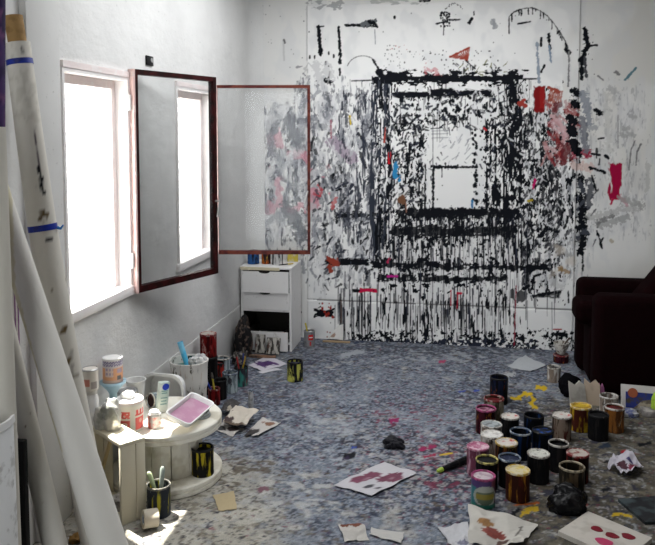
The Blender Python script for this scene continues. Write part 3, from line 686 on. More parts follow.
#@@P2S
# ================================================================== SHARED BUILDERS FOR THINGS
def child_local(mb, name, mat, parent, **k): return mb.build(name, mat, parent, local=True, **k)
def can(label, base, r, h, body, rim, top, depth_=.012, cat='paint can', group=None, name='paint_can', lid=False, closed=False, dents=0.0, seed=1, topwob=0):
    """paint tin standing on base; parts: body, rim and the paint (or lid) seen in its mouth"""
    t = thing(name, label, cat, base, group); t.rotation_euler.z = (seed * 1.7) % 6.28
    b = MB(); d = min(depth_, h - .01)
    b.lathe([(r * .97, 0), (r, .004), (r, .010), (r * .985, .014), (r * .985, h - .016), (r, h - .012), (r, h - .006), (r * .93, h - .004), (r * .93, h - d - .004), (0, h - d - .004)], 32, wob=dents, seed=seed)
    child_local(b, 'body', body, t)
    q = MB(); q.lathe([(r * .90, h - .006), (r * .90, h), (r * .955, h + .003), (r * 1.015, h), (r * 1.015, h - .007), (r * .99, h - .009)], 32, wob=dents, seed=seed)
    child_local(q, 'rim', rim, t, fix=True)
    p = MB()
    if lid: p.lathe([(0, h - .004), (r * .70, h - .004), (r * .76, h - .001), (r * .90, h - .001), (r * .91, h - .006)], 32)
    else: p.lathe([(r * .92, h - d - .003), (r * .915, h - d), (r * .6, h - d - .001), (0, h - d + .0005)], 28, wob=.01, seed=seed)
    child_local(p, 'lid' if lid else 'paint_surface', top, t)
    return t
def painted_lathe(name, prof, fn, parent, face, mat, n=64, seg=28, M=None):
    """turned body whose printing is laid on by fn(angle from the side facing `face`, z) -> rgb"""
    pts = []
    for (r0, z0), (r1, z1) in zip(prof, prof[1:]):
        L = math.hypot(r1 - r0, z1 - z0); k = max(1, int(L / .004))
        pts += [(r0 + (r1 - r0) * i / k, z0 + (z1 - z0) * i / k) for i in range(k)]
    pts.append(prof[-1])
    b = MB(); b.lathe(pts, n, M=Matrix.Rotation(face, 4, 'Z')); b.c = []
    for (r, z) in pts:
        for k in range(n):
            a = 2 * PI * k / n; a = a - 2 * PI if a > PI else a
            b.c.append(fn(a, z, r))
    return b.build(name, mat, parent, local=True, fix=False)
def facing(p): return math.atan2(-p[1], -p[0])
PRINT = colmat('printed_label', .45); PAPERM = colmat('painted_paper', .85)
def brush(mb_h, mb_b, a, b, wh=.008):
    a, b = Vector(a), Vector(b); d = (b - a).normalized()
    mb_h.tube([a, a + d * .10, b - d * .03], [wh * .6, wh, wh * .8], 8); mb_b.tube([b - d * .03, b - d * .012, b + d * .015], [wh * .9, wh * 1.3, wh * .9], 8)

def sheet(name, label, cat, quad, fn, crumple=.006, group=None, n=26, lift=.004, z=0.0, seed=1, thick=.0016, curl=0.0, tag_it=True, parent=None):
    """one sheet lying on the ground; quad = its corners, fn(s, t) -> colour of paint on it"""
    c = [atz(u, v, z) for u, v in quad] if len(quad[0]) == 2 else [Vector(q) for q in quad]
    r = np.random.RandomState(seed); S, T = np.meshgrid(np.linspace(0, 1, n), np.linspace(0, 1, n))
    hgt = (fbm(S * 10 + 40, T * 10 + 40, 4.5, 4.5, seed, 3) - .3) * crumple * 2
    ed = np.maximum(np.abs(S - .5), np.abs(T - .5)) * 2
    hgt = np.maximum(hgt, 0) + lift + curl * np.clip(ed - .55, 0, 1) ** 2 * (1 + .8 * np.sin(S * 7 + seed) * np.cos(T * 6))
    js = (vnoise(S * 10, T * 10, 2.2, 2.2, seed + 3) - .5) * .07 * (1 if crumple > .002 else .2); jt = (vnoise(S * 10, T * 10, 2.2, 2.2, seed + 9) - .5) * .07 * (1 if crumple > .002 else .2)
    b = MB(); vs = []; col = []
    for lay in (0, 1):
        for i in range(n):
            for j in range(n):
                s, t = S[i, j] + js[i, j], T[i, j] + jt[i, j]
                p = c[0] * (1 - s) * (1 - t) + c[1] * s * (1 - t) + c[2] * s * t + c[3] * (1 - s) * t
                vs.append((p.x, p.y, p.z + hgt[i, j] - (thick if lay else 0))); col.append(fn(S[i, j], T[i, j]))
    fs = []
    for i in range(n - 1):
        for j in range(n - 1):
            a = i * n + j; fs.append((a, a + 1, a + n + 1, a + n)); q = a + n * n; fs.append((q, q + n, q + n + 1, q + 1))
    ring = [j for j in range(n)] + [i * n + n - 1 for i in range(1, n)] + [(n - 1) * n + j for j in range(n - 2, -1, -1)] + [i * n for i in range(n - 2, 0, -1)]
    for a, q in zip(ring, ring[1:] + ring[:1]): fs.append((a, a + n * n, q + n * n, q))
    b.add(vs, fs); b.c = col
    o = b.build(name, PAPERM, parent, angle=60)
    return tag(o, label, cat, group) if tag_it else o
def spots(base, *blobs, seed=1):
    """paint blots (s, t, rs, rt, colour) on a ground colour"""
    r = np.random.RandomState(seed)
    def fn(s, t):
        c = np.array(base) * (.94 + .06 * r.rand())
        for (x, y, a, b, k) in blobs:
            d = math.hypot((s - x) / a, (t - y) / b) + .28 * math.sin(9 * s + 5 * t + x * 20) * math.cos(11 * t - 4 * s + y * 30)
            if d + r.uniform(-.12, .12) < 1: c = np.array(k) * r.uniform(.8, 1.15)
        return tuple(c)
    return fn
def lump(name, label, cat, centre, size, mat, seed=1, rough=.35, sub=4, group=None):
    """crumpled soft thing resting on the ground"""
    bm = bmesh.new(); bmesh.ops.create_icosphere(bm, subdivisions=sub, radius=1)
    P = np.array([v.co[:] for v in bm.verts])
    k = fbm(P[:, 0] * 4 + 30, P[:, 1] * 4 + P[:, 2] * 3 + 30, 2.4, 2.4, seed, 3) - .5
    k2 = np.abs(fbm(P[:, 2] * 5 + 20, P[:, 0] * 5 - P[:, 1] * 4 + 50, 2.0, 2.0, seed + 4, 3) - .5)
    P = P * (1 + rough * k * 2 - rough * k2 * 1.3)[:, None] * np.array(size)
    P[:, 2] = np.maximum(P[:, 2], -size[2] * .45); P[:, 2] -= P[:, 2].min()
    b = MB(); b.add([tuple(np.array(centre) + p) for p in P], [tuple(v.index for v in f.verts) for f in bm.faces]); bm.free()
    o = b.build(name, mat, angle=50)
    return tag(o, label, cat, group)

# paints and tin bodies
BLK = canmat('black_paint_tin', (.006, .006, .007), (.016, .014, .014), (.012, .011, .010), .3)
BLKY = canmat('black_yellow_tin', (.008, .008, .008), (.42, .34, .02), (.10, .07, .01), .32)
BLKYG = canmat('black_lime_tin', (.009, .010, .014), (.46, .46, .10), (.01, .01, .014), .40)
ORNG = canmat('orange_tin', (.26, .11, .012), (.03, .009, .006), (.05, .010, .007), .70)
ORBR = canmat('orange_brown_tin', (.22, .085, .02), (.07, .03, .012), (.25, .19, .12), .5)
YELL = canmat('yellow_tin', (.36, .23, .015), (.05, .012, .008), (.05, .015, .01), .58)
PNK = canmat('pink_white_tin', (.34, .21, .26), (.12, .035, .06), (.05, .025, .03), .55)
WHT = canmat('white_drip_tin', (.50, .48, .45), (.20, .16, .13), (.05, .04, .035), .5)
CRM = canmat('cream_tin', (.30, .26, .19), (.06, .05, .03), (.03, .010, .010), .45)
CRMR = canmat('cream_red_tin', (.24, .18, .14), (.03, .02, .016), (.09, .025, .02), .62)
MGT = canmat('magenta_tin', (.045, .008, .014), (.015, .004, .006), (.18, .06, .012), .5)
NVY = canmat('navy_tin', (.010, .014, .035), (.006, .006, .008), (.10, .03, .01), .45)
BLU = canmat('blue_black_tin', (.006, .007, .010), (.010, .030, .10), (.006, .006, .008), .26)  # blue streaks stand for reflections on the black tins
REDT = canmat('red_tin', (.08, .008, .008), (.014, .005, .005), (.02, .07, .05), .5)
REDC = canmat('crimson_tin', (.20, .012, .012), (.05, .006, .006), (.35, .20, .18), .45)
BRN = canmat('brown_drip_tin', (.09, .065, .04), (.015, .013, .010), (.20, .17, .13), .6)
PALE = canmat('pale_blue_tin', (.40, .46, .48), (.16, .20, .22), (.05, .05, .06), .42)
GRN = canmat('teal_smeared_tin', (.05, .22, .19), (.04, .04, .05), (.20, .05, .06), .5)
RSPOT = canmat('yellow_black_tin', (.010, .008, .008), (.16, .05, .012), (.20, .13, .02), .35)
P_BLK = plain('black_paint', (.006, .006, .007), .6); P_WHT = plain('white_paint', (.62, .61, .58), .4, (.40, .38, .36), .3, 40)
P_GRY = plain('grey_lid_paint', (.30, .33, .34), .4, (.12, .13, .13), .4, 30); P_MAG = plain('magenta_paint', (.10, .02, .045), .35, (.38, .20, .26), .5, 40)
P_NVY = plain('navy_paint', (.012, .016, .04), .5, (.10, .12, .16), .15, 40); P_PNK = plain('pink_paint', (.55, .38, .44), .4, (.35, .10, .18), .5, 40)
P_YEL = plain('yellow_lid_paint', (.52, .46, .30), .4, (.50, .38, .06), .5, 30); P_RSP = plain('red_spotted_lid', (.50, .47, .43), .5, (.40, .03, .03), .22, 26)
P_OCH = plain('ochre_paint', (.45, .30, .02), .4, (.25, .15, .02), .4, 30); P_BLU = plain('blue_wet_paint', (.008, .009, .015), .5, (.015, .07, .30), .22, 30)  # blue spots on the black are painted reflections in the open tins
P_RED = plain('red_white_lid', (.40, .36, .32), .5, (.18, .02, .02), .40, 24); P_DRK = plain('dark_red_paint', (.10, .012, .014), .35, (.03, .01, .01), .4, 30)
P_TEAL = plain('teal_paint', (.02, .20, .16), .35, (.02, .05, .05), .5, 30)
R_WHT = plain('white_rim', (.52, .50, .46), .4, (.15, .12, .10), .4, 50); R_BLK = plain('black_rim', (.012, .012, .013), .5, (.10, .09, .08), .1, 50)
R_YEL = plain('yellow_rim', (.50, .44, .14), .4, (.10, .09, .04), .4, 50); R_MAG = plain('magenta_rim', (.32, .05, .15), .4, (.12, .02, .05), .4, 50)
R_RED = plain('dark_red_rim', (.16, .02, .02), .4, (.40, .30, .28), .4, 50); R_GRY = plain('blue_grey_rim', (.09, .12, .17), .4, (.40, .42, .44), .3, 50)
R_OCH = plain('ochre_rim', (.40, .26, .04), .4, (.50, .44, .32), .5, 50)
WPLA = plain('white_plastic', (.80, .80, .79), .35); WOOD = plain('pale_wood', (.74, .69, .55), .6, (.64, .58, .44), .4, 6, stretch=(1, 1, .2))
WOODW = plain('white_washed_wood', (.78, .755, .67), .6, (.60, .56, .46), .3, 8)
CARDB = plain('cardboard', (.36, .24, .12), .8, (.28, .18, .09), .4, 20)

# ================================================================== PAINT TINS ON THE RIGHT
G = 'paint tins crowded on the floor'
def ctin(label, u, v, w, body, rim, top, **k):
    h = k.pop('h', .135); p = atz(u, v, h); r = w / 2 * depth(p) / F
    return can(label, (p.x, p.y, 0), r, h, body, rim, top, group=G, seed=int(u * 3 + v), **k)
# the printed one in front
p = atz(483.4, 475, .135); r = 12 * depth(p) / F; h = .135
t = thing('paint_can', 'pink rimmed tin with teal and purple printed label, nearest tin to the folded white paper', 'paint can', (p.x, p.y, 0), G)
def fn(a, z, r_):
    s = a / 1.5; q = z / .135
    c = (.12, .03, .10) if s > .75 else ((.02, .20, .22) if s < -.45 else (.10, .07, .16))
    if q > .72: c = (.07, .03, .16) if s < .5 else (.16, .03, .07)
    d = math.hypot((s - .15) / .75, (q - .42) / .36)
    if d < 1: c = (.42, .45, .40) if d > .78 or q > .56 else ((.30, .24, .03) if abs(q - .42) < .09 else (.12, .16, .10))
    if q < .14: c = (.02, .22, .15)
    if q > .93: c = (.36, .05, .18)
    return tuple(x * .65 for x in c)
painted_lathe('body', [(r * .97, 0), (r, .004), (r * .985, .014), (r * .985, h - .016), (r, h - .010), (r, h - .004)], fn, t, facing(p), PRINT)
child_local(MB().lathe([(r * .88, h - .006), (r * .88, h), (r * .95, h + .003), (r * 1.015, h), (r * 1.015, h - .008)], 36), 'rim', R_MAG, t)
child_local(MB().lathe([(r * .9, h - .006), (r * .8, h - .004), (0, h - .003)], 36), 'lid', P_RED if False else plain('pinkish_lid', (.46, .40, .42), .4, (.30, .22, .26), .4, 40), t)
ctin('orange and dark red paint tin with pale yellow lid at the front of the crowd', 518, 469.5, 24, ORNG, R_OCH, P_YEL, lid=True)
ctin('black tin with clean pale grey lid behind the orange tin', 538.5, 453, 22, BLK, R_WHT, P_GRY if False else plain('pale_lid', (.50, .50, .45), .4, (.08, .08, .08), .15, 60), lid=True)
ctin('black tin with yellow ringed mouth behind the teal printed tin', 487, 459, 22, BLK, R_YEL, P_BLK, depth_=.010)
ctin('black tin with blue grey rim and navy paint', 509.6, 457, 22, BLK, R_GRY, P_NVY, depth_=.010)
ctin('tin smothered in pale pink and white paint at the left edge of the crowd', 478, 446, 22, PNK, R_WHT if False else P_PNK, P_PNK, lid=True)
ctin('dark tin with orange runs and red spotted white lid, nearer of two', 506.5, 442, 22, RSPOT, R_OCH, P_RSP, lid=True)
ctin('white tin with flat grey lid', 491.4, 424, 21, WHT, R_WHT, P_GRY, lid=True)
ctin('white tin dripping all over with white painted lid', 492, 434, 22, WHT, R_WHT, P_WHT, lid=True)
ctin('maroon tin with magenta paint in its mouth', 486, 408, 20, MGT, R_MAG, P_MAG, depth_=.012)
ctin('cream tin with dark red rim behind the magenta tin', 494, 398, 20, CRM, R_RED, P_DRK, depth_=.016)
ctin('tall ragged navy and black tin at the back of the crowd', 499, 377, 18, NVY, R_BLK, P_NVY, h=.16, depth_=.03)
ctin('black tin with red spotted white lid, farther of two', 510, 416, 18, BLK, R_WHT, P_RSP, lid=True)
ctin('open black tin with blue reflection coloured on its inside', 534, 415, 20, BLU, R_BLK, P_BLU, depth_=.05)
ctin('open blue rimmed black tin in the middle of the crowd', 520.6, 431, 21, BLU, R_GRY, P_BLK, depth_=.06)
ctin('black tin with blue reflections coloured over its top', 543, 430, 21, BLU, R_BLK, P_BLU, depth_=.006)
ctin('cream and brown streaked tin with red centred white lid', 562, 415, 19, CRMR, R_WHT, P_RSP, lid=True)
ctin('bright yellow tin with dark red side', 581, 405.6, 21, YELL, R_OCH, P_OCH, lid=True)
ctin('plain black tin between the yellow tin and the orange brown tin', 598.6, 414, 20, BLK, R_BLK, P_BLK, depth_=.01)
ctin('orange brown tin with thick white rim', 614.7, 406.6, 19, ORBR, R_WHT, P_DRK, depth_=.012)
ctin('white open tin standing behind the orange brown tin', 609, 395.6, 18, WHT, R_WHT, P_BLK, depth_=.03)
ctin('black tin with thin pale rim left of the red tin', 558.6, 442.6, 20, BLK, R_WHT, P_BLK, depth_=.02)
ctin('red tin with red and white mottled lid', 577.8, 452.7, 22, REDT, R_RED, P_RED, lid=True)
ctin('open empty tin coated in brown and cream runs', 572, 466, 25, BRN, R_WHT if False else plain('tan_rim', (.34, .29, .20), .5, (.12, .10, .07), .4, 50), P_BLK, depth_=.09)
p = atz(568, 506, .02); lump('plastic_bag', 'crumpled glossy black plastic bag in front of the brown streaked open tin', 'bag', (p.x, p.y, 0), (.085, .062, .085), plain('glossy_black_bag', (.006, .006, .007), .25, (.03, .03, .03), .2, 20), 14, .35)
# small things by the armchair
p = atz(554, 368, .09); can('small white tin striped with black beside the armchair', (p.x, p.y, 0), .045, .10, WHT, R_WHT, P_BLK, seed=3)
p = atz(561, 355, .05); can('low dark red tin by the foot of the splashed wall', (p.x, p.y, 0), .055, .055, MGT, R_RED, P_DRK, seed=5, lid=True)
p0 = (p.x, p.y, .059); t = thing('bowl', 'small white bowl with a dark stirring stick standing on the low red tin', 'bowl', p0)
child_local(MB().lathe([(0, 0), (.025, 0), (.05, .05), (.055, .085), (.051, .085), (.046, .05), (.02, .01), (0, .01)], 24), 'bowl_body', R_WHT, t)
child_local(MB().tube([(-.01, 0, .015), (.045, .0, .105), (.06, 0, .12)], [.005, .006, .008], 8), 'stirring_stick', plain('dark_stick', (.06, .04, .03), .6), t)
MATS['black_bag'] = plain('black_bag', (.003, .003, .004), .9); MATS['black_bag'].node_tree.nodes['Principled BSDF'].inputs['Specular IOR Level'].default_value = .03
lump('plastic_bag', 'slumped black plastic bag on the floor by the armchair front', 'bag', (.675, 4.93, 0), (.075, .11, .085), plain('black_bag', (.004, .004, .005), .6), 4, .3)
# torn cartons behind the yellow tin
for i, (u, v, wd, hh, ang, c, lab) in enumerate(((581, 412, .11, .15, .4, (.44, .42, .38), 'torn white carton flap leaning behind the yellow tin'), (594, 411, .10, .155, -.15, (.36, .29, .22), 'brown torn carton piece behind the black tin'), (606, 411, .03, .13, .3, (.30, .10, .22), 'narrow magenta carton strip beside the brown carton piece'))):
    p = atz(u, v, 0); p.y += .10
    M = Matrix.Translation((p.x, p.y, 0)) @ Matrix.Rotation(ang, 4, 'Z') @ Matrix.Rotation(math.radians(-14), 4, 'X')
    b = MB(); pr = [(-wd / 2, 0), (wd / 2, 0), (wd * .48, hh * .8), (wd * .2, hh), (-wd * .1, hh * .84), (-wd * .45, hh * 1.02)]
    MM = M @ Matrix(((1, 0, 0, 0), (0, 0, -1, 0), (0, 1, 0, 0), (0, 0, 0, 1)))
    b.prism(pr, -.004, .004, M=MM)
    tag(b.build('carton_piece', plain('carton_%s' % ('white', 'brown', 'magenta')[i], c, .8, None, .3, 20), smooth=False), lab, 'cardboard')
# painted box leaning at the chair
p = Vector((1.06, 4.70, 0))
M = Matrix.Translation(p) @ Matrix.Rotation(-.10, 4, 'Z') @ Matrix.Rotation(math.radians(-14), 4, 'X')
t = thing('picture_box', 'flat white box with blue panel and orange disc leaning by the armchair', 'box', p)
Ml = Matrix.Translation(-p) @ M
child_local(MB().rbox((-.12, -.015, 0), (.16, .015, .145), .003, 2, M=Ml), 'box_body', plain('box_card', (.44, .42, .40), .6), t)
b = MB(); b.box((-.095, -.0175, .012), (.15, -.0155, .105), M=Ml); child_local(b, 'blue_panel', plain('blue_print', (.02, .03, .16), .5, (.05, .04, .03), .3, 20), t, smooth=False)
Md = Ml @ Matrix.Translation((-.055, -.018, .10)) @ Matrix.Rotation(PI / 2, 4, 'X'); child_local(MB().lathe([(.028, 0), (.028, .003), (0, .003)], 24, M=Md), 'orange_disc', plain('orange_print', (.25, .06, .02), .5), t)
b = MB(); b.prism([(-.05, .012), (.15, .012), (.15, .055), (.08, .075), (.0, .06)], .0175, .0195, M=Ml @ Matrix.Rotation(PI / 2, 4, 'X')); child_local(b, 'dark_picture', plain('dark_print', (.10, .08, .06), .5, (.30, .26, .2), .4, 24), t, smooth=False)
p = atz(655, 404, 0); lump('rubber_glove', 'lime green rubber glove hanging over a box at the right edge', 'glove', (1.135, 4.635, .035), (.045, .03, .075), plain('lime_rubber', (.33, .50, .04), .5), 9, .4)
b = MB(); b.rbox((1.04, 4.59, 0), (1.22, 4.675, .035), .003, 2); tag(b.build('carton', plain('dark_carton', (.16, .15, .14), .7, (.34, .32, .3), .4, 14)), 'low grey carton lying under the lime glove', 'box')
lump('paint_rag', 'small blue and white crumpled rag left of the low carton', 'rag', (.965, 4.60, 0), (.05, .04, .03), plain('blue_rag', (.10, .12, .25), .8, (.40, .40, .42), .5, 30), 3)

# ================================================================== PAPERS AND SCRAPS ON THE FLOOR
Wp = (.44, .43, .455)
sheet('paper_sheet', 'white sheet with two dark magenta blots in the middle of the floor', 'paper', ((334, 486), (371, 498), (417, 474.5), (385, 464.5)), spots(Wp, (.28, .45, .17, .24, (.15, .035, .07)), (.70, .64, .24, .19, (.13, .03, .06)), (.30, .42, .07, .09, (.24, .13, .17)), (.72, .62, .08, .06, (.22, .12, .15)), (.62, .25, .09, .08, (.04, .04, .05)), (.85, .25, .08, .05, (.05, .04, .05)), seed=2), .010, seed=3, curl=.008)
sheet('paper_scrap', 'white torn scrap with brown edge at the bottom of the floor, left of two', 'paper', ((344, 543), (369, 541), (364, 526), (339, 527)), spots((.43, .41, .38), (.5, .95, .45, .12, (.14, .04, .02)), seed=4), .012, seed=5)
sheet('paper_scrap', 'narrow white torn strip at the bottom of the floor, right of two', 'paper', ((370, 536), (401, 545), (404, 535), (372, 530)), spots((.43, .42, .40), seed=4), .008, seed=6)
sheet('folded_paper', 'large folded white paper with brown red smears below the printed tin', 'paper', ((470, 552), (522, 549), (537, 527), (468, 513)), spots((.46, .44, .40), (.42, .40, .22, .14, (.17, .03, .02)), (.62, .20, .12, .10, (.08, .04, .03)), (.30, .62, .12, .05, (.24, .12, .04)), (.82, .55, .03, .25, (.10, .09, .08)), seed=7), .030, seed=8, curl=.03, n=34)
sheet('crumpled_paper', 'crumpled white paper lying left of the folded paper', 'paper', ((452, 550), (474, 552), (468, 527), (437, 529)), spots((.45, .45, .47), (.6, .3, .2, .1, (.16, .16, .22)), seed=9), .028, seed=10, curl=.02)
sheet('crumpled_paper', 'ball of crumpled white paper with dark red stains on the brown floor at right', 'paper', ((607, 470), (626, 481), (644, 471), (618, 456)), spots((.42, .40, .45), (.55, .30, .2, .16, (.05, .01, .02)), (.62, .72, .12, .1, (.04, .03, .12)), (.85, .55, .1, .2, (.2, .03, .06)), seed=11), .05, seed=12, curl=.02, n=30)
b = MB(); q = [atz(*c, 0) for c in ((588, 516), (652, 543), (624, 566), (558, 536))]
t = thing('box_lid', 'flat white box lid with a row of dark red ovals in the bottom right corner', 'box lid', tuple(sum((Vector(x) for x in q), Vector()) / 4))
b.prism([(x.x, x.y) for x in q], .001, .022); b.build('lid_board', plain('lid_card', (.46, .43, .385), .7, (.38, .35, .31), .3, 12), t, smooth=False)
for i, (u, v, ru, rv) in enumerate(((597, 529, 6, 2.6), (612, 535.5, 7, 2.6), (628, 536.5, 7, 2.8), (604, 542, 9, 3.5))):
    poly = [atz(u + ru * math.cos(a) * (1 + .12 * math.sin(3 * a + i)), v + rv * math.sin(a) + .25 * ru * math.cos(a), .022) for a in np.linspace(0, 2 * PI, 18, endpoint=False)]
    MB().prism([(x.x, x.y) for x in reversed(poly)], .0221, .0236).build('red_oval', plain('oval_red', (.16, .01, .02), .4) if i < 3 else plain('oval_pink', (.40, .03, .10), .4), t, smooth=False)
q = [atz(*c, 0) for c in ((618, 502), (645, 525), (692, 523), (676, 497))]
tag(MB().prism([(x.x, x.y) for x in q], .001, .014).build('slate_board', plain('slate_paint', (.045, .06, .065), .6, (.015, .016, .018), .5, 9), smooth=False), 'dark slate coloured board lying flat at the right edge', 'board')
sheet('paper_sheet', 'pale grey sheet of paper on the far floor near the splashed wall', 'paper', ((508, 367), (530, 373), (546, 366), (525, 356)), spots((.40, .42, .44), seed=13), .008, seed=14)
sheet('painted_sheet', 'white sheet with a purple splash in front of the drawer cabinet', 'paper', ((248, 366), (262, 372), (287, 365), (268, 356)), spots((.55, .53, .58), (.45, .45, .34, .26, (.06, .02, .11)), (.75, .7, .2, .08, (.07, .02, .12)), (.2, .3, .2, .06, (.07, .02, .12)), seed=15), .006, seed=16)
sheet('paper_scrap', 'white strip of paper just below the purple splashed sheet', 'paper', ((257, 372.5), (262, 374), (282, 370), (276, 368.5)), spots((.55, .54, .58), seed=15), .003, seed=17, n=14)
sheet('cardboard_scrap', 'tan square cardboard scrap on the dusty floor right of the wooden drum', 'cardboard', ((219, 512), (237, 510), (234, 492), (213, 496)), spots((.42, .34, .20), seed=18), .003, seed=19, n=14)
# heap of papers right of the drum
G2 = 'stained papers heaped beside the drum'
sheet('stained_paper', 'cream folded cloth like paper on top of the paper heap', 'paper', ((222, 424), (245, 429), (258, 415), (236, 408)), spots((.55, .50, .43), (.15, .2, .2, .15, (.05, .03, .03)), (.5, .05, .5, .08, (.10, .07, .05)), seed=20), .022, G2, seed=21, z=.03, lift=.008, curl=.012)
sheet('stained_paper', 'dark charred paper at the back of the paper heap', 'paper', ((220, 412), (231, 417), (240, 407), (230, 402)), spots((.05, .045, .045), (.6, .3, .2, .2, (.3, .27, .22)), seed=22), .02, G2, seed=23, z=.02, lift=.012, curl=.012)
sheet('stained_paper', 'white paper with black burnt corner at the right of the paper heap', 'paper', ((244, 436), (258, 438), (281, 424), (262, 419)), spots((.46, .44, .42), (.25, .15, .4, .22, (.03, .025, .025)), (.6, .8, .3, .1, (.20, .10, .06)), seed=24), .012, G2, seed=25)
sheet('stained_paper', 'spotted black and white paper at the left foot of the paper heap', 'paper', ((212, 430), (232, 437), (244, 430), (224, 423)), spots((.40, .38, .36), (.3, .3, .2, .2, (.04, .04, .04)), (.7, .6, .2, .25, (.05, .03, .03)), (.5, .9, .4, .1, (.04, .04, .04)), seed=26), .014, G2, seed=27)
p = atz(251, 411.5, 0); t = thing('plastic_tube', 'thin pale grey plastic tube standing behind the paper heap', 'tube', (p.x, p.y, 0))
child_local(MB().lathe([(.014, 0), (.016, .01), (.016, .10), (.012, .115), (.012, .122), (0, .122)], 16), 'body', plain('grey_tube', (.36, .37, .38), .45, (.2, .2, .2), .3, 30), t); child_local(MB().lathe([(.010, .122), (.010, .135), (0, .135)], 16), 'cap', R_GRY, t)
p = atz(394, 447, 0); lump('paint_rag', 'crumpled black rag on the open floor', 'rag', (p.x, p.y, 0), (.055, .045, .035), plain('black_rag', (.012, .012, .016), .6), 11, .5)
p = atz(372, 458, 0)
t = thing('palette_knife', 'dark palette brush with lime tip lying left of the tins', 'brush', tuple(atz(452, 465, 0)))
a, c = atz(438, 471, .012), atz(468, 459, .02); f = MB(); d = (c - a)
f.tube([a + d * .14, a + d * .5, c], [.012, .016, .02], 10); f.build('handle', BLK, t); g = MB(); g.tube([a - d * .02, a + d * .06, a + d * .15], [.007, .012, .012], 10); g.build('tip', plain('lime_paint', (.30, .42, .05), .4), t)
p = atz(76, 541, 0); lump('wood_chip', 'small brown wood chip on the floor between the paper rolls', 'chip', (p.x, p.y, 0), (.035, .03, .02), plain('brown_chip', (.18, .10, .03), .8), 5, .5, 3)

# ================================================================== CABLE DRUM TABLE AND CRATE
DC = Vector((-1.405, 3.37, 0)); DR = .268
t = thing('cable_drum', 'white painted wooden cable drum used as a low table under the window', 'table', DC)
prof = lambda z0, z1: [(DR - .006, z0), (DR, z0 + .006), (DR, (z0 + z1) / 2 - .003), (DR - .005, (z0 + z1) / 2), (DR, (z0 + z1) / 2 + .003), (DR, z1 - .006), (DR - .006, z1), (0, z1)]
child_local(MB().lathe([(0, .252)] + prof(.252, .30), 72), 'top_disc', WOODW, t); child_local(MB().lathe([(0, .05), (.149, .05), (.149, .252), (0, .252)], 36), 'core', WOODW, t); child_local(MB().lathe([(0, 0)] + prof(0, .05), 72), 'bottom_disc', WOODW, t)
for k in range(12):
    a0, a1 = 2 * PI * k / 12 + .012, 2 * PI * (k + 1) / 12 - .012; b = MB(); R1, R2 = .172, .150
    poly = [(R2 * math.cos(a0), R2 * math.sin(a0)), (R1 * math.cos(a0), R1 * math.sin(a0)), (R1 * 1.01 * math.cos((a0 + a1) / 2), R1 * 1.01 * math.sin((a0 + a1) / 2)), (R1 * math.cos(a1), R1 * math.sin(a1)), (R2 * math.cos(a1), R2 * math.sin(a1))]
    b.prism(poly, .05, .252); child_local(b, 'stave', WOODW, t, smooth=False)
# crate
P0 = Vector((-1.405, 2.885, 0)); du = Vector((-.25, .185, 0)); dv = Vector((.062, .098, 0)); Lc, Wc = du.length, dv.length
ex = du.normalized(); ey = Vector((-ex.y, ex.x, 0)); ey = ey if ey.dot(dv) > 0 else -ey; Wc = dv.dot(ey)
t = thing('wooden_crate', 'narrow pale wooden crate on end in front of the drum, sunlit on top', 'crate', P0)
M = Matrix(((ex.x, ey.x, 0, 0), (ex.y, ey.y, 0, 0), (0, 0, 1, 0), (0, 0, 0, 1))); hc = .355
child_local(MB().rbox((0, 0, hc - .018), (Lc, Wc, hc), .003, 2, M=M), 'top_board', WOOD, t); child_local(MB().rbox((0.019, 0, 0), (Lc - .019, Wc, .015), .003, 2, M=M), 'bottom_board', WOOD, t)
for x in (0, Lc - .018):
    child_local(MB().rbox((x, 0, 0), (x + .018, Wc * .60, hc - .018), .003, 2, M=M), 'end_board', WOOD, t); child_local(MB().rbox((x, Wc * .62, 0), (x + .018, Wc, hc - .018), .003, 2, M=M), 'end_board', WOOD, t)
b = MB(); b.box((-.11, .006, -.006), (.11, .018, .006), M=M @ Matrix.Translation((Lc - .07, Wc * .4, .22)) @ Matrix.Rotation(1.1, 4, 'Y')); child_local(b, 'brace', plain('yellow_wood', (.55, .42, .22), .6), t, smooth=False)
lump('paint_rag', 'dirty grey rag stuffed inside the wooden crate', 'rag', tuple(P0 + ex * .12 + ey * .055 + Vector((0, 0, .015))), (.055, .04, .045), plain('grey_rag', (.16, .15, .14), .8, (.4, .38, .35), .5, 24), 8)

# ---- on the crate
p = P0 + ex * .298 + ey * .016
t = thing('jar', 'white plastic jar behind the foil pouch on the crate', 'jar', (p.x, p.y, hc)); child_local(MB().lathe([(.034, 0), (.036, .01), (.036, .12), (.028, .135), (.028, .158), (0, .158)], 24), 'body', WPLA, t); child_local(MB().lathe([(.031, .140), (.031, .157), (.02, .159), (0, .159)], 24), 'cap', P_WHT, t)
pj = (p.x, p.y, hc + .159)
t = thing('paint_can', 'white tin with faded red label standing on the white jar by the paper rolls', 'paint can', pj)
def fn(a, z, r_):
    if .02 < z < .055 and -1.2 < a < -.1: return (.55, .20, .15)
    if .01 < z < .04 and .1 < a < .8: return (.30, .27, .26)
    return (.66, .63, .58)
painted_lathe('body', [(.036, 0), (.037, .004), (.037, .092), (.035, .094)], fn, t, facing(pj), PRINT, 48); child_local(MB().lathe([(.030, .088), (.034, .097), (.038, .093), (.037, .088)], 28), 'rim', METAL, t); child_local(MB().lathe([(.035, .088), (0, .087)], 24), 'paint_surface', P_GRY, t)
p = P0 + ex * .195 + ey * .050 + Vector((0, 0, hc)); FOIL = plain('foil', (.55, .55, .53), .3, (.30, .31, .28), .4, 18, metallic=.35)
lump('foil_pouch', 'slumped white and grey foil pouch on the sunlit crate', 'pouch', tuple(p), (.058, .042, .095), FOIL, 6, .42)

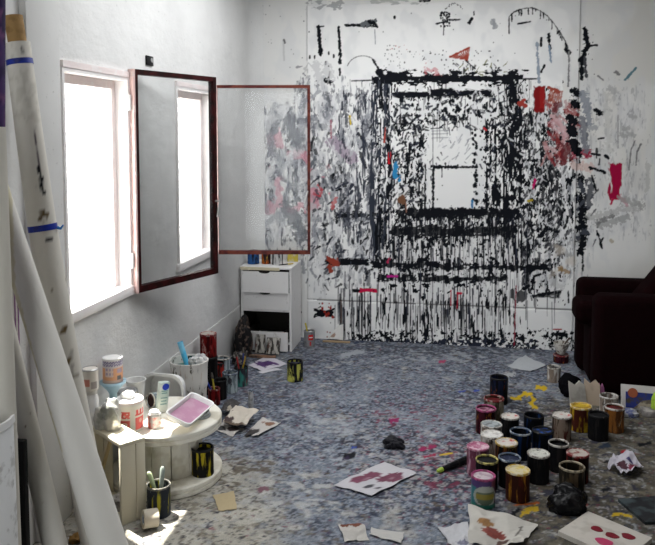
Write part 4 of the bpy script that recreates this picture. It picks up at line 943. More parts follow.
# ---- on the drum
TZ = .30
p = Vector((-1.622, 3.268, TZ)); LB = plain('light_blue_plastic', (.42, .62, .74), .4)
t = thing('plastic_stand', 'light blue plastic stand holding up the orange labelled tin', 'stand', p)
child_local(MB().lathe([(.028, 0), (.030, .006), (.018, .03), (.018, .13), (.03, .15), (.056, .178), (.060, .186), (.0, .186)], 32), 'body', LB, t); child_local(MB().lathe([(.052, .184), (.052, .190), (.061, .190), (.061, .182)], 32), 'rim', LB, t)
p2 = (p.x, p.y, TZ + .1865); t = thing('paint_can', 'orange labelled tin with purple lettering and white lid, on the light blue stand', 'paint can', p2)
def fn(a, z, r_):
    s, q = a / 1.5, z / .115
    if q > .93: return (.66, .64, .62)
    if q > .74: return (.20, .18, .30) if math.sin(a * 22) * math.sin(q * 60) < .35 else (.72, .70, .74)
    if q > .66: return (.60, .56, .56)
    if q < .16: return (.58, .40, .32)
    if -.55 < s < .05 and .30 < q < .66: return (.34, .28, .40) if math.sin(a * 17) > -.2 and math.sin(q * 34) > -.5 else (.68, .55, .50)
    if .3 < s < .7 and (.46 < q < .62): return (.36, .30, .40)
    if .3 < s < .6 and .17 < q < .32: return (.10, .10, .11)
    return (.66, .33, .17)
painted_lathe('body', [(.044, 0), (.046, .004), (.046, .110), (.045, .114)], fn, t, facing(p2), PRINT, 80)
child_local(MB().lathe([(.046, .109), (.0475, .112), (.0475, .118), (.040, .121), (.038, .118), (0, .117)], 32), 'lid', WPLA, t); child_local(MB().lathe([(.0465, 0), (.0475, .003), (.0465, .006)], 32), 'rim', METAL, t)
p = Vector((-1.505, 3.188, TZ)); t = thing('paint_can', 'large white tin with red square label blocks at the front of the drum', 'paint can', p)
def fn(a, z, r_):
    s, q = a / 1.5, z / .135
    if q > .965: return (.60, .20, .24)
    if q > .86: return (.72, .70, .66)
    R_, W_ = (.62, .07, .06), (.78, .75, .68)
    c = W_
    if -.95 < s < .02 and .50 < q < .72: c = R_ if not (math.sin(a * 15 + 1) * math.sin(q * 36) > .55) else W_
    if .30 < s < 1.2 and .54 < q < .76: c = R_ if not (math.sin(a * 19) > .55 and q > .6) else W_
    if -.95 < s < .02 and .06 < q < .42:
        d = math.hypot((s + .25) * 1.0, (q - .26) * 1.5); c = W_ if .07 < d < .14 or (s < -.45 and math.sin(q * 40 + a * 10) > 0) else R_
    if .30 < s < 1.0 and .08 < q < .48: c = R_ if math.hypot(s - .6, (q - .36) * 1.4) > .10 else (.70, .45, .38)
    return c
painted_lathe('body', [(.061, 0), (.0635, .004), (.0625, .012), (.0625, .124), (.064, .130), (.064, .135)], fn, t, facing(p), PRINT, 96)
child_local(MB().lathe([(.064, .133), (.065, .138), (.058, .144), (.050, .142), (0, .141)], 36), 'lid', WPLA, t)
lump('paper_wad', 'white paper wad lying on the lid of the large white tin', 'paper', (p.x - .005, p.y + .004, TZ + .144), (.036, .03, .020), WPLA, 2, .4, 3)
p = Vector((-1.590, 3.352, TZ)); can('silver tin with flat grey lid behind the large white tin', p, .049, .118, plain('tinplate', (.45, .45, .44), .4, (.6, .58, .55), .4, 20, metallic=.5), METAL, plain('grey_tin_lid', (.24, .24, .24), .5), lid=True, seed=2)
p = Vector((-1.612, 3.495, TZ)); t = thing('plastic_cup', 'white plastic cup near the wall behind the tins', 'cup', p)
child_local(MB().lathe([(0, 0), (.036, 0), (.048, .118), (.051, .120), (.051, .124), (.046, .123), (.034, .004), (0, .004)], 32), 'cup_body', WPLA, t)
# tin lying on its side
p = Vector((-1.505, 3.435, TZ)); t = thing('paint_can', 'small tin lying on its side with dark brown paint in its mouth', 'paint can', p)
M = Matrix.Translation((0, 0, .0375)) @ Matrix.Rotation(2.62, 4, 'Z') @ Matrix.Rotation(math.radians(90), 4, 'Y') @ Matrix.Rotation(.6, 4, 'X')
M = axisM(Vector((.02, .03, .0385)), Vector((-.50, -.86, .16)))
child_local(MB().lathe([(0, -.035), (.034, -.035), (.036, -.03), (.036, .045), (.033, .045), (.033, .03), (0, .03)], 28, M=M), 'body', PALE, t); child_local(MB().lathe([(.032, .043), (.0345, .048), (.037, .045), (.036, .041)], 28, M=M), 'rim', R_WHT, t); child_local(MB().lathe([(.0335, .034), (0, .036)], 28, M=M), 'paint_surface', plain('brown_paint', (.03, .012, .011), .4, (.14, .07, .06), .2, 30), t)
p = Vector((-1.398, 3.222, TZ)); can('small silver tin with red printed band beside the paint tray', p, .031, .062, plain('silver_red_tin', (.48, .46, .44), .35, (.45, .10, .08), .45, 30, metallic=.4), METAL, P_WHT, lid=True, seed=4)
lump('paint_skin', 'blob of dried white paint on the small silver tin', 'paint blob', (p.x, p.y, TZ + .065), (.024, .021, .013), WPLA, 3, .3, 3)
# carton with blue mark
p = Vector((-1.440, 3.400, TZ)); t = thing('sachet_box', 'upright narrow pale teal carton with a blue oval mark', 'carton', p)
M = Matrix.Rotation(facing(p) + PI / 2 + .5, 4, 'Z') @ Matrix.Rotation(math.radians(7), 4, 'Y')
child_local(MB().rbox((-.026, -.014, .0035), (.026, .014, .150), .003, 2, M=M), 'box_body', plain('teal_carton', (.46, .55, .52), .5, (.62, .66, .62), .4, 12), t)
child_local(MB().lathe([(.016, 0), (.016, .002), (0, .002)], 24, M=M @ Matrix.Translation((.004, -.0135, .128)) @ Matrix.Rotation(PI / 2, 4, 'X'), sx=1.15), 'blue_mark', plain('blue_mark', (.01, .04, .42), .4), t)
b = MB()
for z, w_ in ((.108, .034), (.098, .03), (.075, .036), (.060, .028), (.045, .034)): b.box((-w_ / 2, -.0155, z - .0025), (w_ / 2, -.0138, z + .0025), M=M)
child_local(b, 'print_lines', plain('teal_print', (.16, .28, .27), .5), t, smooth=False)
# lids and the tray
for i, (x, y, z, lab) in enumerate(((-1.232, 3.385, .300, 'lower grey tin lid under the right end of the paint tray'), (-1.236, 3.380, .3145, 'upper grey tin lid directly under the paint tray'))):
    b = MB(); b.lathe([(0, 0), (.043, 0), (.047, .003), (.047, .010), (.044, .014), (.040, .012), (0, .011)], 32); o = child_local(b, 'tin_lid', P_GRY, None); o.location = (x, y, z); tag(o, lab, 'lid')
zt = .3295
a_, b_ = .148, .066
t = thing('paint_tray', 'white plastic paint tray filled with pink paint', 'paint tray', (-1.262, 3.305, .3425))
M = Matrix.Rotation(1.493, 4, 'Z') @ Matrix.Rotation(.36, 4, 'X')
def rrect(a, b, r, n=6):
    out = []
    for cx, cy_, s in ((a - r, b - r, 0), (-a + r, b - r, 1), (-a + r, -b + r, 2), (a - r, -b + r, 3)):
        for i in range(n + 1):
            w_ = PI / 2 * (s + i / n); out.append((cx + r * math.cos(w_), cy_ + r * math.sin(w_)))
    return out
def rings(levels, close_first=True, close_last=True, M=None):
    b = MB(); n = len(levels[0][0]); vs = [(x, y, z) for pts, z in levels for x, y in pts]
    if M: vs = [M @ Vector(q) for q in vs]
    fs = [(i * n + k, i * n + (k + 1) % n, (i + 1) * n + (k + 1) % n, (i + 1) * n + k) for i in range(len(levels) - 1) for k in range(n)]
    if close_first: fs.append(tuple(reversed(range(n))))
    if close_last: fs.append(tuple((len(levels) - 1) * n + k for k in range(n)))
    return b.add(vs, fs)
child_local(rings([(rrect(a_ * .86, b_ * .84, .02), 0), (rrect(a_ * .95, b_ * .93, .024), .026), (rrect(a_, b_, .026), .028), (rrect(a_, b_, .026), .032), (rrect(a_ * .93, b_ * .90, .022), .031), (rrect(a_ * .84, b_ * .81, .02), .004)], M=M), 'tray_body', WPLA, t)
child_local(rings([(rrect(a_ * .845, b_ * .81, .02), .0045), (rrect(a_ * .868, b_ * .835, .021), .012), (rrect(a_ * .80, b_ * .76, .02), .0125)], M=M @ Matrix.Translation((.004, -.002, 0))), 'pink_paint', plain('tray_pink', (.44, .22, .33), .4, (.50, .30, .40), .4, 14), t)
# black and yellow tin on the lower disc, and the one with brushes
p = atz(202.5, 447, .05 + .128); can('black tin with yellow runs standing on the lower disc of the drum', (p.x, p.y, .05), .0525, .128, BLKY, R_BLK, P_BLK, depth_=.02, seed=7)
p = atz(158.5, 484, .135); pb = (p.x, p.y, 0); t = can('black and yellow tin holding brushes on the floor beside the crate', pb, .0515, .135, canmat('blue_black_yellow_tin', (.03, .035, .045), (.45, .40, .04), (.16, .19, .22), .14), plain('grey_dark_rim', (.14, .14, .13), .4, (.3, .28, .2), .4, 40), P_BLK, depth_=.06, seed=9); t.rotation_euler.z = 0
for i, (a, c, m1) in enumerate((((-.012, .01, .08), (-.045, .0, .185), plain('green_handle', (.42, .50, .30), .5)), ((.01, .0, .08), (.012, .02, .205), plain('grey_green_handle', (.26, .30, .27), .5)))):
    o = thing('paint_brush', ('pale green brush handle in the floor tin, left of two', 'grey green brush handle in the floor tin, right of two')[i], 'brush', pb)
    f, g = MB(), MB(); a, c = Vector(a), Vector(c); d = (c - a).normalized()
    f.tube([a + d * .02, a + d * .06, c - d * .01, c], [.006, .010, .011, .006], 10); g.tube([a - d * .0, a + d * .022], [.012, .011], 10)
    child_local(f, 'handle', m1, o); child_local(g, 'bristles', P_BLK, o)
p = atz(150, 519, .036); t = thing('tape_roll', 'roll of cream masking tape on its side against the brush tin', 'tape', (p.x, p.y, 0))
M = axisM(Vector((0, 0, .0385)), Vector((-.80, -.62, .10)))
child_local(MB().lathe([(.022, -.03), (.038, -.03), (.0385, -.026), (.0385, .026), (.038, .03), (.022, .03)], 32, M=M, ring=True), 'tape', plain('tape_cream', (.52, .47, .38), .6, (.44, .38, .30), .3, 12), t); child_local(MB().lathe([(.016, -.028), (.0215, -.028), (.0215, .028), (.016, .028)], 28, M=M, ring=True), 'core', plain('tape_core', (.60, .62, .66), .6, (.35, .38, .45), .4, 50), t)

# ================================================================== BEHIND THE DRUM
# white tub on edge
t = thing('plastic_tub', 'white plastic washing tub standing on edge behind the drum', 'tub', (-1.555, 3.715, 0))
M = Matrix.Translation((0, 0, .20)) @ Matrix.Rotation(math.radians(90), 4, 'X') @ Matrix.Rotation(0, 4, 'Z')
child_local(rings([(rrect(.10, .17, .06), -.05), (rrect(.115, .19, .075), .03), (rrect(.125, .20, .08), .033), (rrect(.125, .20, .08), .040), (rrect(.110, .185, .07), .038), (rrect(.095, .165, .058), -.042)], M=M), 'tub_body', WPLA, t)
# bucket wrapped in cloth
p = Vector((-1.545, 4.06, 0)); t = thing('bucket', 'paint smeared white bucket with green inside, behind the drum', 'bucket', p)
child_local(MB().lathe([(.088, 0), (.092, .004), (.100, .20), (.106, .215), (.104, .25), (.107, .34), (.111, .352), (.111, .360), (.104, .360), (.098, .30), (0, .295)], 36, wob=.012, seed=3), 'body', canmat('bucket_white', (.74, .72, .68), (.60, .52, .44), (.14, .13, .10), .06), t)
child_local(MB().lathe([(.0985, .302), (.1035, .352), (.1045, .352), (.101, .30)], 36), 'green_inside', P_TEAL, t); child_local(MB().lathe([(.100, .316), (.06, .318), (0, .314)], 28), 'paint_surface', P_TEAL, t)
t = thing('roller_handle', 'light blue plastic handle sticking up out of the white bucket', 'handle', (p.x, p.y, .317)); b = MB()
a, c = Vector((.0, -.02, .005)), Vector((-.045, -.02, .15)); d = (c - a).normalized(); b.tube([a, a + d * .05, c], [.013, .015, .017], 16, cap=False); b.tube([c, c - d * .02], [.017, .0125], 16, cap=False); b.tube([c - d * .02, a], [.0125, .009], 16, cap=False)
child_local(b, 'tube', plain('sky_blue_plastic', (.10, .50, .78), .35, (.30, .66, .85), .4, 8), t)
lump('paint_rag', 'white rag heaped on the right side of the bucket mouth', 'rag', (p.x + .055, p.y + .01, .33), (.052, .05, .045), plain('white_rag', (.58, .58, .57), .85, (.30, .30, .31), .35, 30), 6, .45)
# stacked tins near the wall
can('tall black crusted tin under the crimson tin by the skirting', (-1.598, 4.545, 0), .058, .235, BLK, R_BLK, P_BLK, seed=3)
can('crimson spattered tin stacked on top of a black tin against the window wall', (-1.598, 4.545, .239), .054, .145, REDC, R_RED, P_RED, seed=5, lid=True)
G3 = 'tins and pots between bucket and drawer cabinet'
can('pale blue open tin by the skirting', (-1.622, 4.90, 0), .050, .12, PALE, R_WHT, P_GRY, group=G3, seed=2, depth_=.02)
can('grey blue open tin with dark mouth, in front of the teal smeared tin', (-1.47, 4.588, 0), .050, .125, PALE, R_GRY, P_BLK, group=G3, seed=6, depth_=.05)
pbc = (-1.437, 4.722, 0); can('teal smeared tin holding coloured brushes', pbc, .046, .12, GRN, R_BLK, P_BLK, group=G3, seed=8, depth_=.05)
can('small black tin between the bucket and the grey blue tin', (-1.492, 4.452, 0), .042, .12, BLK, R_BLK, P_BLK, group=G3, seed=9, depth_=.02)
prp = (-1.495, 4.345, 0); can('small dark red pot holding a blue brush and a yellow brush', prp, .037, .10, REDC, R_RED, P_DRK, group=G3, seed=4, name='paint_pot', depth_=.04)
can('bright red tin with black smears behind the small black tin', (-1.585, 4.70, 0), .040, .15, canmat('scarlet_tin', (.40, .03, .02), (.03, .015, .015), (.05, .02, .02), .45), R_BLK, P_DRK, group=G3, seed=10)
for (bx, a, c, m1, lab) in ((prp, (-.005, .01, .05), (-.065, -.01, .19), plain('blue_handle', (.02, .05, .36), .4), 'blue handled brush leaning left in the dark red pot'), (prp, (.008, 0, .05), (-.005, -.01, .165), plain('yellow_handle', (.55, .45, .05), .4), 'yellow handled brush upright in the dark red pot'),
                            (pbc, (0, .0, .06), (.035, -.01, .20), plain('orange_yellow_handle', (.50, .33, .04), .4), 'orange yellow brush leaning right in the teal tin'), (pbc, (-.01, .01, .06), (-.03, .0, .19), plain('red_handle', (.36, .03, .03), .4), 'red handled brush leaning left in the teal tin'), (pbc, (.01, .015, .06), (.01, .02, .21), plain('navy_handle', (.03, .05, .22), .4), 'navy handled brush upright in the teal tin')):
    o = thing('paint_brush', lab, 'brush', bx); f, g = MB(), MB(); a, c = Vector(a), Vector(c); d = (c - a).normalized()
    f.tube([a, a + d * .05, c], [.004, .006, .005], 8); g.tube([c, c + d * .012, c + d * .035], [.007, .009, .005], 8); child_local(f, 'handle', m1, o); child_local(g, 'bristles', plain('bristle', (.10, .09, .08), .8), o)

# ================================================================== DRAWER CABINET
X0, X1, Y0, Y1, ZT = -1.678, -1.282, 5.53, 5.86, .628
CAB = plain('cabinet_white', (.80, .79, .78), .45, (.60, .58, .56), .0, 30); CABD = plain('cabinet_dark', (.02, .018, .016), .7); CREAM = plain('cream_edge', (.62, .56, .40), .5)
t = thing('drawer_cabinet', 'white drawer cabinet in the room corner with its middle drawer missing', 'cabinet', ((X0 + X1) / 2, (Y0 + Y1) / 2, 0)); b = MB(); s = .016
b.box((X0, Y0, 0), (X0 + s, Y1, ZT)); b.box((X1 - s, Y0, 0), (X1, Y1, ZT)); b.box((X0 + s, Y0 + .004, .05), (X1 - s, Y1, .066)); b.box((X0 + s, Y0 + .004, .30), (X1 - s, Y1, .312)); b.build('carcass', CAB, t, smooth=False)
MB().box((X0 + s, Y1 - .012, 0), (X1 - s, Y1, ZT)).build('back_panel', CABD, t, smooth=False)
MB().rbox((X0 - .004, Y0 - .008, ZT), (X1 + .004, Y1, ZT + .018), .003, 2).build('top_board', CAB, t); MB().box((X0 - .002, Y0 - .012, ZT - .008), (X1 - .09, Y0 - .007, ZT + .014)).build('edge_strip', CREAM, t, smooth=False)
def drawer(z0, z1, out, dark=True):
    d = MB(); xm = (X0 + X1) / 2 - .01; n = 12; y = Y0 - out
    top = [(xm + .045 * math.cos(PI + PI * i / n), z1 - .016 * math.sin(PI * i / n)) for i in range(n + 1)]
    poly = [(X0 + .018, z0), (X1 - .018, z0), (X1 - .018, z1)] + [(x, z) for x, z in reversed(top)] + [(X0 + .018, z1)]
    MM = Matrix(((1, 0, 0, 0), (0, 0, 1, 0), (0, 1, 0, 0), (0, 0, 0, 1)))
    d.prism(poly, y, y + .016, M=MM); o = d.build('drawer', CAB, t, smooth=False)
    k = MB(); k.box((X0 + .03, y + .017, z0 + .01), (X1 - .03, Y1 - .03, z0 + .02)); k.box((X0 + .022, y + .017, z0 + .01), (X0 + .03, Y1 - .03, z1 - .025)); k.box((X1 - .03, y + .017, z0 + .01), (X1 - .022, Y1 - .03, z1 - .025)); k.box((xm - .06, y + .018, z1 - .05), (xm + .06, y + .022, z1 - .001)); k.build('drawer_box', CABD, o, smooth=False)
drawer(.452, .612, .028); drawer(.314, .446, .002)
d = MB(); d.box((X0 + .045, Y0 - .05, .012), (X1 - .02, Y0 - .032, .155)); o = d.build('drawer', CAB, t, smooth=False); 
for xx in (X0 + .0165, X1 - .0265): MB().box((xx, Y0 + .01, .067), (xx + .01, Y1 - .013, .298)).build('shade_lining', CABD, t, smooth=False)  # dark panels added to put shade inside the open gap
for xx in (X1 - .060, X0 + .05): MB().box((xx, Y0 - .031, .07), (xx + .012, Y1 - .03, .15)).build('drawer_side', CABD, o, smooth=False)  # drawer sides coloured dark, as shade inside the gap
# things on the cabinet
ZC = ZT + .0185; G4 = 'tins on top of the drawer cabinet'
can('blue and black tin at the left end of the cabinet top', (-1.612, 5.65, ZC), .046, .10, canmat('blue_tin', (.03, .10, .28), (.015, .015, .02), (.02, .02, .03), .45), R_BLK, P_BLK, group=G4, seed=2)
can('orange red tin between the blue tin and the spattered tin', (-1.515, 5.67, ZC), .036, .085, canmat('orange_red_tin', (.42, .10, .02), (.03, .02, .02), (.5, .35, .05), .5), R_RED, P_DRK, group=G4, seed=4)
can('black and white spattered tin in the middle of the cabinet top', (-1.42, 5.65, ZC), .044, .10, canmat('spattered_tin', (.02, .02, .02), (.50, .50, .50), (.5, .5, .48), .5), R_BLK, P_BLK, group=G4, seed=7)
p = Vector((-1.335, 5.80, ZC)); t = thing('carton', 'yellow and white carton at the right end of the cabinet top', 'carton', p, None); child_local(MB().rbox((-.042, -.03, 0), (.042, .03, .085), .003, 2, M=Matrix.Rotation(.3, 4, 'Z')), 'box_body', plain('yellow_carton', (.52, .42, .06), .6, (.55, .54, .50), .55, 12), t)
a, c = Vector((-1.39, 5.57, ZC + .008)), Vector((-1.305, 5.63, ZC + .012)); t = thing('paint_brush', 'dark brush lying flat on the cabinet top', 'brush', tuple(a)); f, g = MB(), MB(); brush(f, g, a, c, .006); f.build('handle', BLK, t); g.build('bristles', P_YEL, t)
# clutter at its foot
DIRT = canmat('dirty_canvas', (.46, .44, .40), (.06, .055, .05), (.12, .06, .05), .5)
for i, (xa, xb, y, hh, tilt, lab) in enumerate(((-1.545, -1.47, 5.44, .14, -14, 'paint smeared small canvas leaning on the low drawer, left of two'), (-1.455, -1.352, 5.425, .125, -18, 'white and black speckled small canvas leaning on the low drawer, right of two'))):
    M = Matrix.Translation(((xa + xb) / 2, y, .001)) @ Matrix.Rotation(math.radians(tilt), 4, 'X'); b = MB(); b.rbox((-(xb - xa) / 2, -.008, .003), ((xb - xa) / 2, .008, hh), .002, 2, M=M); tag(b.build('canvas', DIRT), lab, 'canvas', 'small canvases leaning on the low drawer')
b = MB(); b.rbox((-1.56, 5.32, 0), (-1.36, 5.355, .018), .003, 2); tag(b.build('wood_batten', plain('batten', (.20, .11, .07), .7, (.08, .05, .04), .4, 18)), 'brown wooden batten on the floor before the cabinet', 'batten')
lump('plastic_bag', 'black crumpled bag of rubbish in the corner left of the cabinet', 'bag', (-1.615, 5.36, 0), (.062, .10, .20), plain('rubbish_black', (.014, .013, .014), .5, (.14, .10, .08), .3, 26), 5, .4)
lump('paint_rag', 'black stained rag at the foot of the black rubbish bag', 'rag', (-1.585, 5.16, 0), (.06, .06, .06), plain('stained_black', (.02, .02, .022), .7, (.22, .20, .18), .45, 30), 9, .45)
p = Vector((-1.178, 5.70, 0)); t = can('grey tin with red square logo beside the drawer cabinet', p, .043, .125, plain('grey_tin', (.24, .24, .25), .5, (.15, .15, .16), .3, 24), METAL, P_BLK, depth_=.03, seed=1); t.rotation_euler.z = 0
fa = facing(p) - .05
def patch(a0, a1, z0, z1, r, n=8):
    b = MB(); vs = []
    for i in range(n + 1):
        a = a0 + (a1 - a0) * i / n
        for rr in (r, r + .0012):
            vs += [(rr * math.cos(a), rr * math.sin(a), z0), (rr * math.cos(a), rr * math.sin(a), z1)]
    fs = []
    for i in range(n):
        k = 4 * i; fs += [(k + 2, k + 6, k + 7, k + 3), (k, k + 1, k + 5, k + 4), (k + 1, k + 3, k + 7, k + 5), (k, k + 4, k + 6, k + 2)]
    fs += [(0, 2, 3, 1), (4 * n, 4 * n + 1, 4 * n + 3, 4 * n + 2)]
    return b.add(vs, fs)
child_local(patch(fa - .15, fa + .75, .058, .100, .0427), 'logo', plain('logo_red', (.55, .02, .02), .4), t); child_local(patch(fa + .08, fa + .32, .016, .046, .0427), 'stripe', plain('logo_red', (.55, .02, .02), .4), t)
b = MB(); b.add([], []); child_local(patch(fa + .0, fa + .6, .076, .083, .0442), 'logo_bar', WPLA, t)
o = thing('paint_brush', 'yellow handled brush standing in the grey logo tin', 'brush', p); f, g = MB(), MB(); f.tube([(-.012, -.008, .10), (-.03, -.012, .185)], [.006, .007], 8); g.tube([(.0, -.005, .10), (-.012, -.008, .10)], [.008, .007], 8); child_local(f, 'handle', plain('yellow_handle', (.55, .45, .05), .4), o); child_local(g, 'bristles', P_BLK, o)
sheet('paper_scrap', 'white torn paper propped at the foot of the splashed wall', 'paper', ((-1.06, 5.865, .012), (-.94, 5.865, .012), (-.945, 5.915, .13), (-1.00, 5.915, .10)), spots((.60, .59, .57), (.2, .3, .15, .2, (.3, .2, .15)), seed=30), .006, seed=31, n=16)
b = MB(); b.rbox((-1.10, 5.83, 0), (-.88, 5.858, .012), .002, 2); tag(b.build('wood_strip', plain('strip_wood', (.34, .24, .14), .7)), 'thin brown wood strip lying along the foot of the wall', 'wood strip')
p = atz(295, 361, .13); can('black tin with lime yellow runs alone on the floor before the cabinet', (p.x, p.y, 0), .0545, .13, BLKYG, R_BLK, P_NVY, depth_=.02, seed=11)

# ================================================================== ARMCHAIR
VEL = plain('dark_velvet', (.0045, .0004, .0008), .95, (.003, .0003, .0005), .3, 40)
VEL.node_tree.nodes['Principled BSDF'].inputs['Specular IOR Level'].default_value = .05
t = thing('armchair', 'dark maroon velvet armchair at the right edge', 'armchair', (1.25, 5.15, 0)); 
MB().rbox((.80, 4.82, .03), (1.62, 5.02, .655), .055, 5).build('arm', VEL, t); MB().rbox((.765, 5.30, .03), (1.62, 5.50, .665), .055, 5).build('arm', VEL, t)
MB().rbox((.80, 5.02, .05), (1.55, 5.30, .42), .03, 4).build('seat_base', VEL, t); MB().rbox((.715, 5.025, .42), (1.38, 5.295, .575), .05, 5).build('seat_cushion', VEL, t)
M = Matrix.Translation((1.36, 0, .3)) @ Matrix.Rotation(math.radians(14), 4, 'Y'); MB().rbox((0, 4.88, 0), (.22, 5.44, .70), .07, 5, M=M).build('backrest', VEL, t)
M2 = Matrix.Translation((1.02, 0, .50)) @ Matrix.Rotation(math.radians(36), 4, 'Y'); MB().rbox((0, 5.03, 0), (.15, 5.29, .46), .06, 5, M=M2).build('back_cushion', VEL, t)
for x in (.84, 1.55):
    for y in (4.86, 5.46): MB().lathe([(.018, 0), (.026, .035)], 14, M=Matrix.Translation((x, y, 0))).build('leg', CABD, t)

# ================================================================== WALL FITTING
t = thing('wall_socket', 'small black wall socket between the two windows', 'socket', (XL + .001, 3.915, 2.045))
child_local(MB().rbox((0, -.046, -.026), (.008, .046, .026), .003, 2), 'plate', plain('socket_black', (.008, .008, .009), .4), t)
child_local(MB().lathe([(.013, 0), (.013, .004), (0, .004)], 16, M=Matrix.Translation((.006, .02, .004)) @ Matrix.Rotation(PI / 2, 4, 'Y')), 'knob', plain('socket_light', (.35, .35, .35), .5), t)

# ================================================================== ROLLS AT THE LEFT
ROLL = colmat('roll_canvas', .8, None, .12, 120, .2)
def roll(name, label, cat, A, B, ra, rb, base, paint=None, n=44, m=150, hollow=.012, bend=(0, 0, 0)):
    """long paper roll from A (foot) to B (top), slightly conical and open at the ends"""
    A, B = Vector(A), Vector(B); t = thing(name, label, cat, (A.x, A.y, 0)); ax = (B - A); L = ax.length; d = ax.normalized()
    q = d.to_track_quat('Z', 'Y').to_matrix(); e1, e2 = q.col[0], q.col[1]
    P = np.empty((m, n, 3))
    for i in range(m):
        f = i / (m - 1); c = A + ax * f + Vector(bend) * 4 * f * (1 - f); r = ra + (rb - ra) * f
        for k in range(n):
            w_ = 2 * PI * k / n; P[i, k] = c + r * (math.cos(w_) * e1 + math.sin(w_) * e2)
    P[..., 2] = np.maximum(P[..., 2], .0008)
    U, V = project(P[..., 0], P[..., 1], P[..., 2]); k_ = Canvas(U, V, base); k_.fastwin = k_.win
    k_.full(.10 * sm((fbm(U, V, 14, 26, 5) - .45) * 4), tuple(x * .86 for x in base))
    if paint: paint(k_)
    b = MB(); b.add(P.reshape(-1, 3), [(i * n + k, i * n + (k + 1) % n, (i + 1) * n + (k + 1) % n, (i + 1) * n + k) for i in range(m - 1) for k in range(n)])
    cols = list(map(tuple, k_.c.reshape(-1, 3)))
    for end, rr, s in ((0, ra, 1), (m - 1, rb, -1)):            # paper thickness at the mouth
        o = len(b.v); c = A if end == 0 else B; vs = []
        for dist in (0, .10):
            for k in range(n):
                w_ = 2 * PI * k / n; x = c + d * (s * dist) + (rr - hollow) * (math.cos(w_) * e1 + math.sin(w_) * e2); vs.append((x.x, x.y, max(x.z, .0008)))
        b.v += vs; cols += [tuple(x * .8 for x in base)] * (2 * n)
        for k in range(n):
            k1 = (k + 1) % n; b.f.append((end * n + k, end * n + k1, o + k1, o + k)); b.f.append((o + k, o + k1, o + n + k1, o + n + k)); b.mi += [0, 0]
    b.c = cols; b.build('roll_sheet', ROLL, t, fix=True)
    return t, A, d, (ra, rb), L
def band(t, A, d, rr, L, f0, f1, mat, name='tape_band', tail=None):
    b = MB(); q = d.to_track_quat('Z', 'Y').to_matrix().to_4x4(); r = lambda f: rr[0] + (rr[1] - rr[0]) * f
    b.lathe([(r(f0) - .0005, f0 * L), (r(f0) + .0015, f0 * L), (r(f1) + .0015, f1 * L), (r(f1) - .0005, f1 * L)], 40, M=Matrix.Translation(A + BEND * 4 * f0 * (1 - f0)) @ q)
    return b.build(name, mat, t)
TAPE = plain('blue_tape', (.01, .03, .30), .4, (.01, .02, .18), .3, 20)
# the tall roll with cardboard core and two blue tapes
A1 = atz(102, 561); ptop = atz(20.5, 48, 1.97); 
rtop = ray(20.5, 46); tt = 2.77; 
B1 = Vector((0, 0, H)) + ray(17.5, 43) * (2.82 / (rtop.dot(Vector((-sy * cp, cy * cp, -sp)))))
def pt1(k):
    k.path([(35, 128), (36, 146), (38, 160), (39, 168)], .7, (.05, .03, .05), rough=1.2); k.path([(39, 168), (41, 178), (43, 192)], 1.5, INK, rough=1.0); k.stroke((30, 30), (31, 34), .8, INK); k.stroke((22.3, 48), (22.6, 53), 1.0, INK)
    k.stroke((42, 214), (46, 216), 3.2, (.14, .10, .05), rough=1.4); k.stroke((41, 218), (43, 221), 1.2, (.12, .08, .05)); k.stroke((47, 240), (53, 239.5), 1.1, INK, rough=.8); k.stroke((37, 187), (37.3, 187.5), .7, INK)
    for (u, v) in ((64, 329), (68, 361)): k.path([(u - 2, v + 3), (u, v), (u + 2, v - 2), (u + 1, v + 3)], 1.2, (.16, .11, .05), rough=1.2)
    k.stroke((71, 350), (73, 377), 1.5, (.42, .40, .36), rough=1.2); k.stroke((73, 377), (78, 375), 1.1, (.34, .31, .26), rough=1.2); k.dots(20, 40, 95, 200, 520, .5, ((.2, .17, .12),))
    k.field(k.env(6, 60, 44, 120, 10) * .42, 3, 5, 61, (.50, .48, .42), .2, .6)
BEND = Vector((-.022, 0, 0))
t, A_, d_, rr_, L_ = roll('canvas_roll', 'tall off white canvas roll with brown cardboard core and two bands of blue tape', 'canvas roll', A1, B1, .064, .0455, (.66, .635, .575), pt1, bend=BEND)
def frac(v):                                   # position along the roll of photograph row v
    lo, hi = 0, 1
    for _ in range(40):
        f = (lo + hi) / 2; c = A_ + d_ * (L_ * f) + BEND * 4 * f * (1 - f); vv = project(c.x, c.y, c.z)[1]
        if vv > v: lo = f
        else: hi = f
    return f
band(t, A_, d_, rr_, L_, frac(65), frac(59.5), TAPE); fa_ = frac(230.5); fb__ = frac(224.5); band(t, A_, d_, rr_, L_, fa_, fb__, TAPE)
c = A_ + d_ * (L_ * (fa_ + fb__) / 2) + BEND * 4 * fa_ * (1 - fa_); e = Vector((cy, sy, 0)); MB().tube([c + e * .056, c + e * .068 + Vector((0, 0, -.004)), c + e * .078 + Vector((0, 0, .010))], [.007, .005, .003], 6).build('tape_tail', plain('tape_tail_blue', (.02, .16, .50), .4), t)
b = MB(); q = d_.to_track_quat('Z', 'Y').to_matrix().to_4x4(); b.lathe([(.033, L_ - .06), (.0335, L_ + .100), (.028, L_ + .100), (.028, L_ + .02), (0, L_ + .02)], 32, M=Matrix.Translation(A_) @ q); b.build('cardboard_core', plain('core_brown', (.33, .20, .075), .8, (.24, .14, .05), .4, 20), t)
# the smooth roll in front of it
A2 = Vector((-1.229, 2.505, 0)); B2 = A2 + (Vector((-1.600, 2.345, 1.54)) - A2) * 1.12
def pt2(k): k.path([(8, 178), (12, 285), (37, 380), (59, 450)], 3.5, (.60, .55, .37), rough=.3, op=.8)
roll('paper_roll', 'smooth grey white paper roll leaning in front of the taped roll', 'paper roll', A2, B2, .066, .036, (.76, .745, .70), pt2)
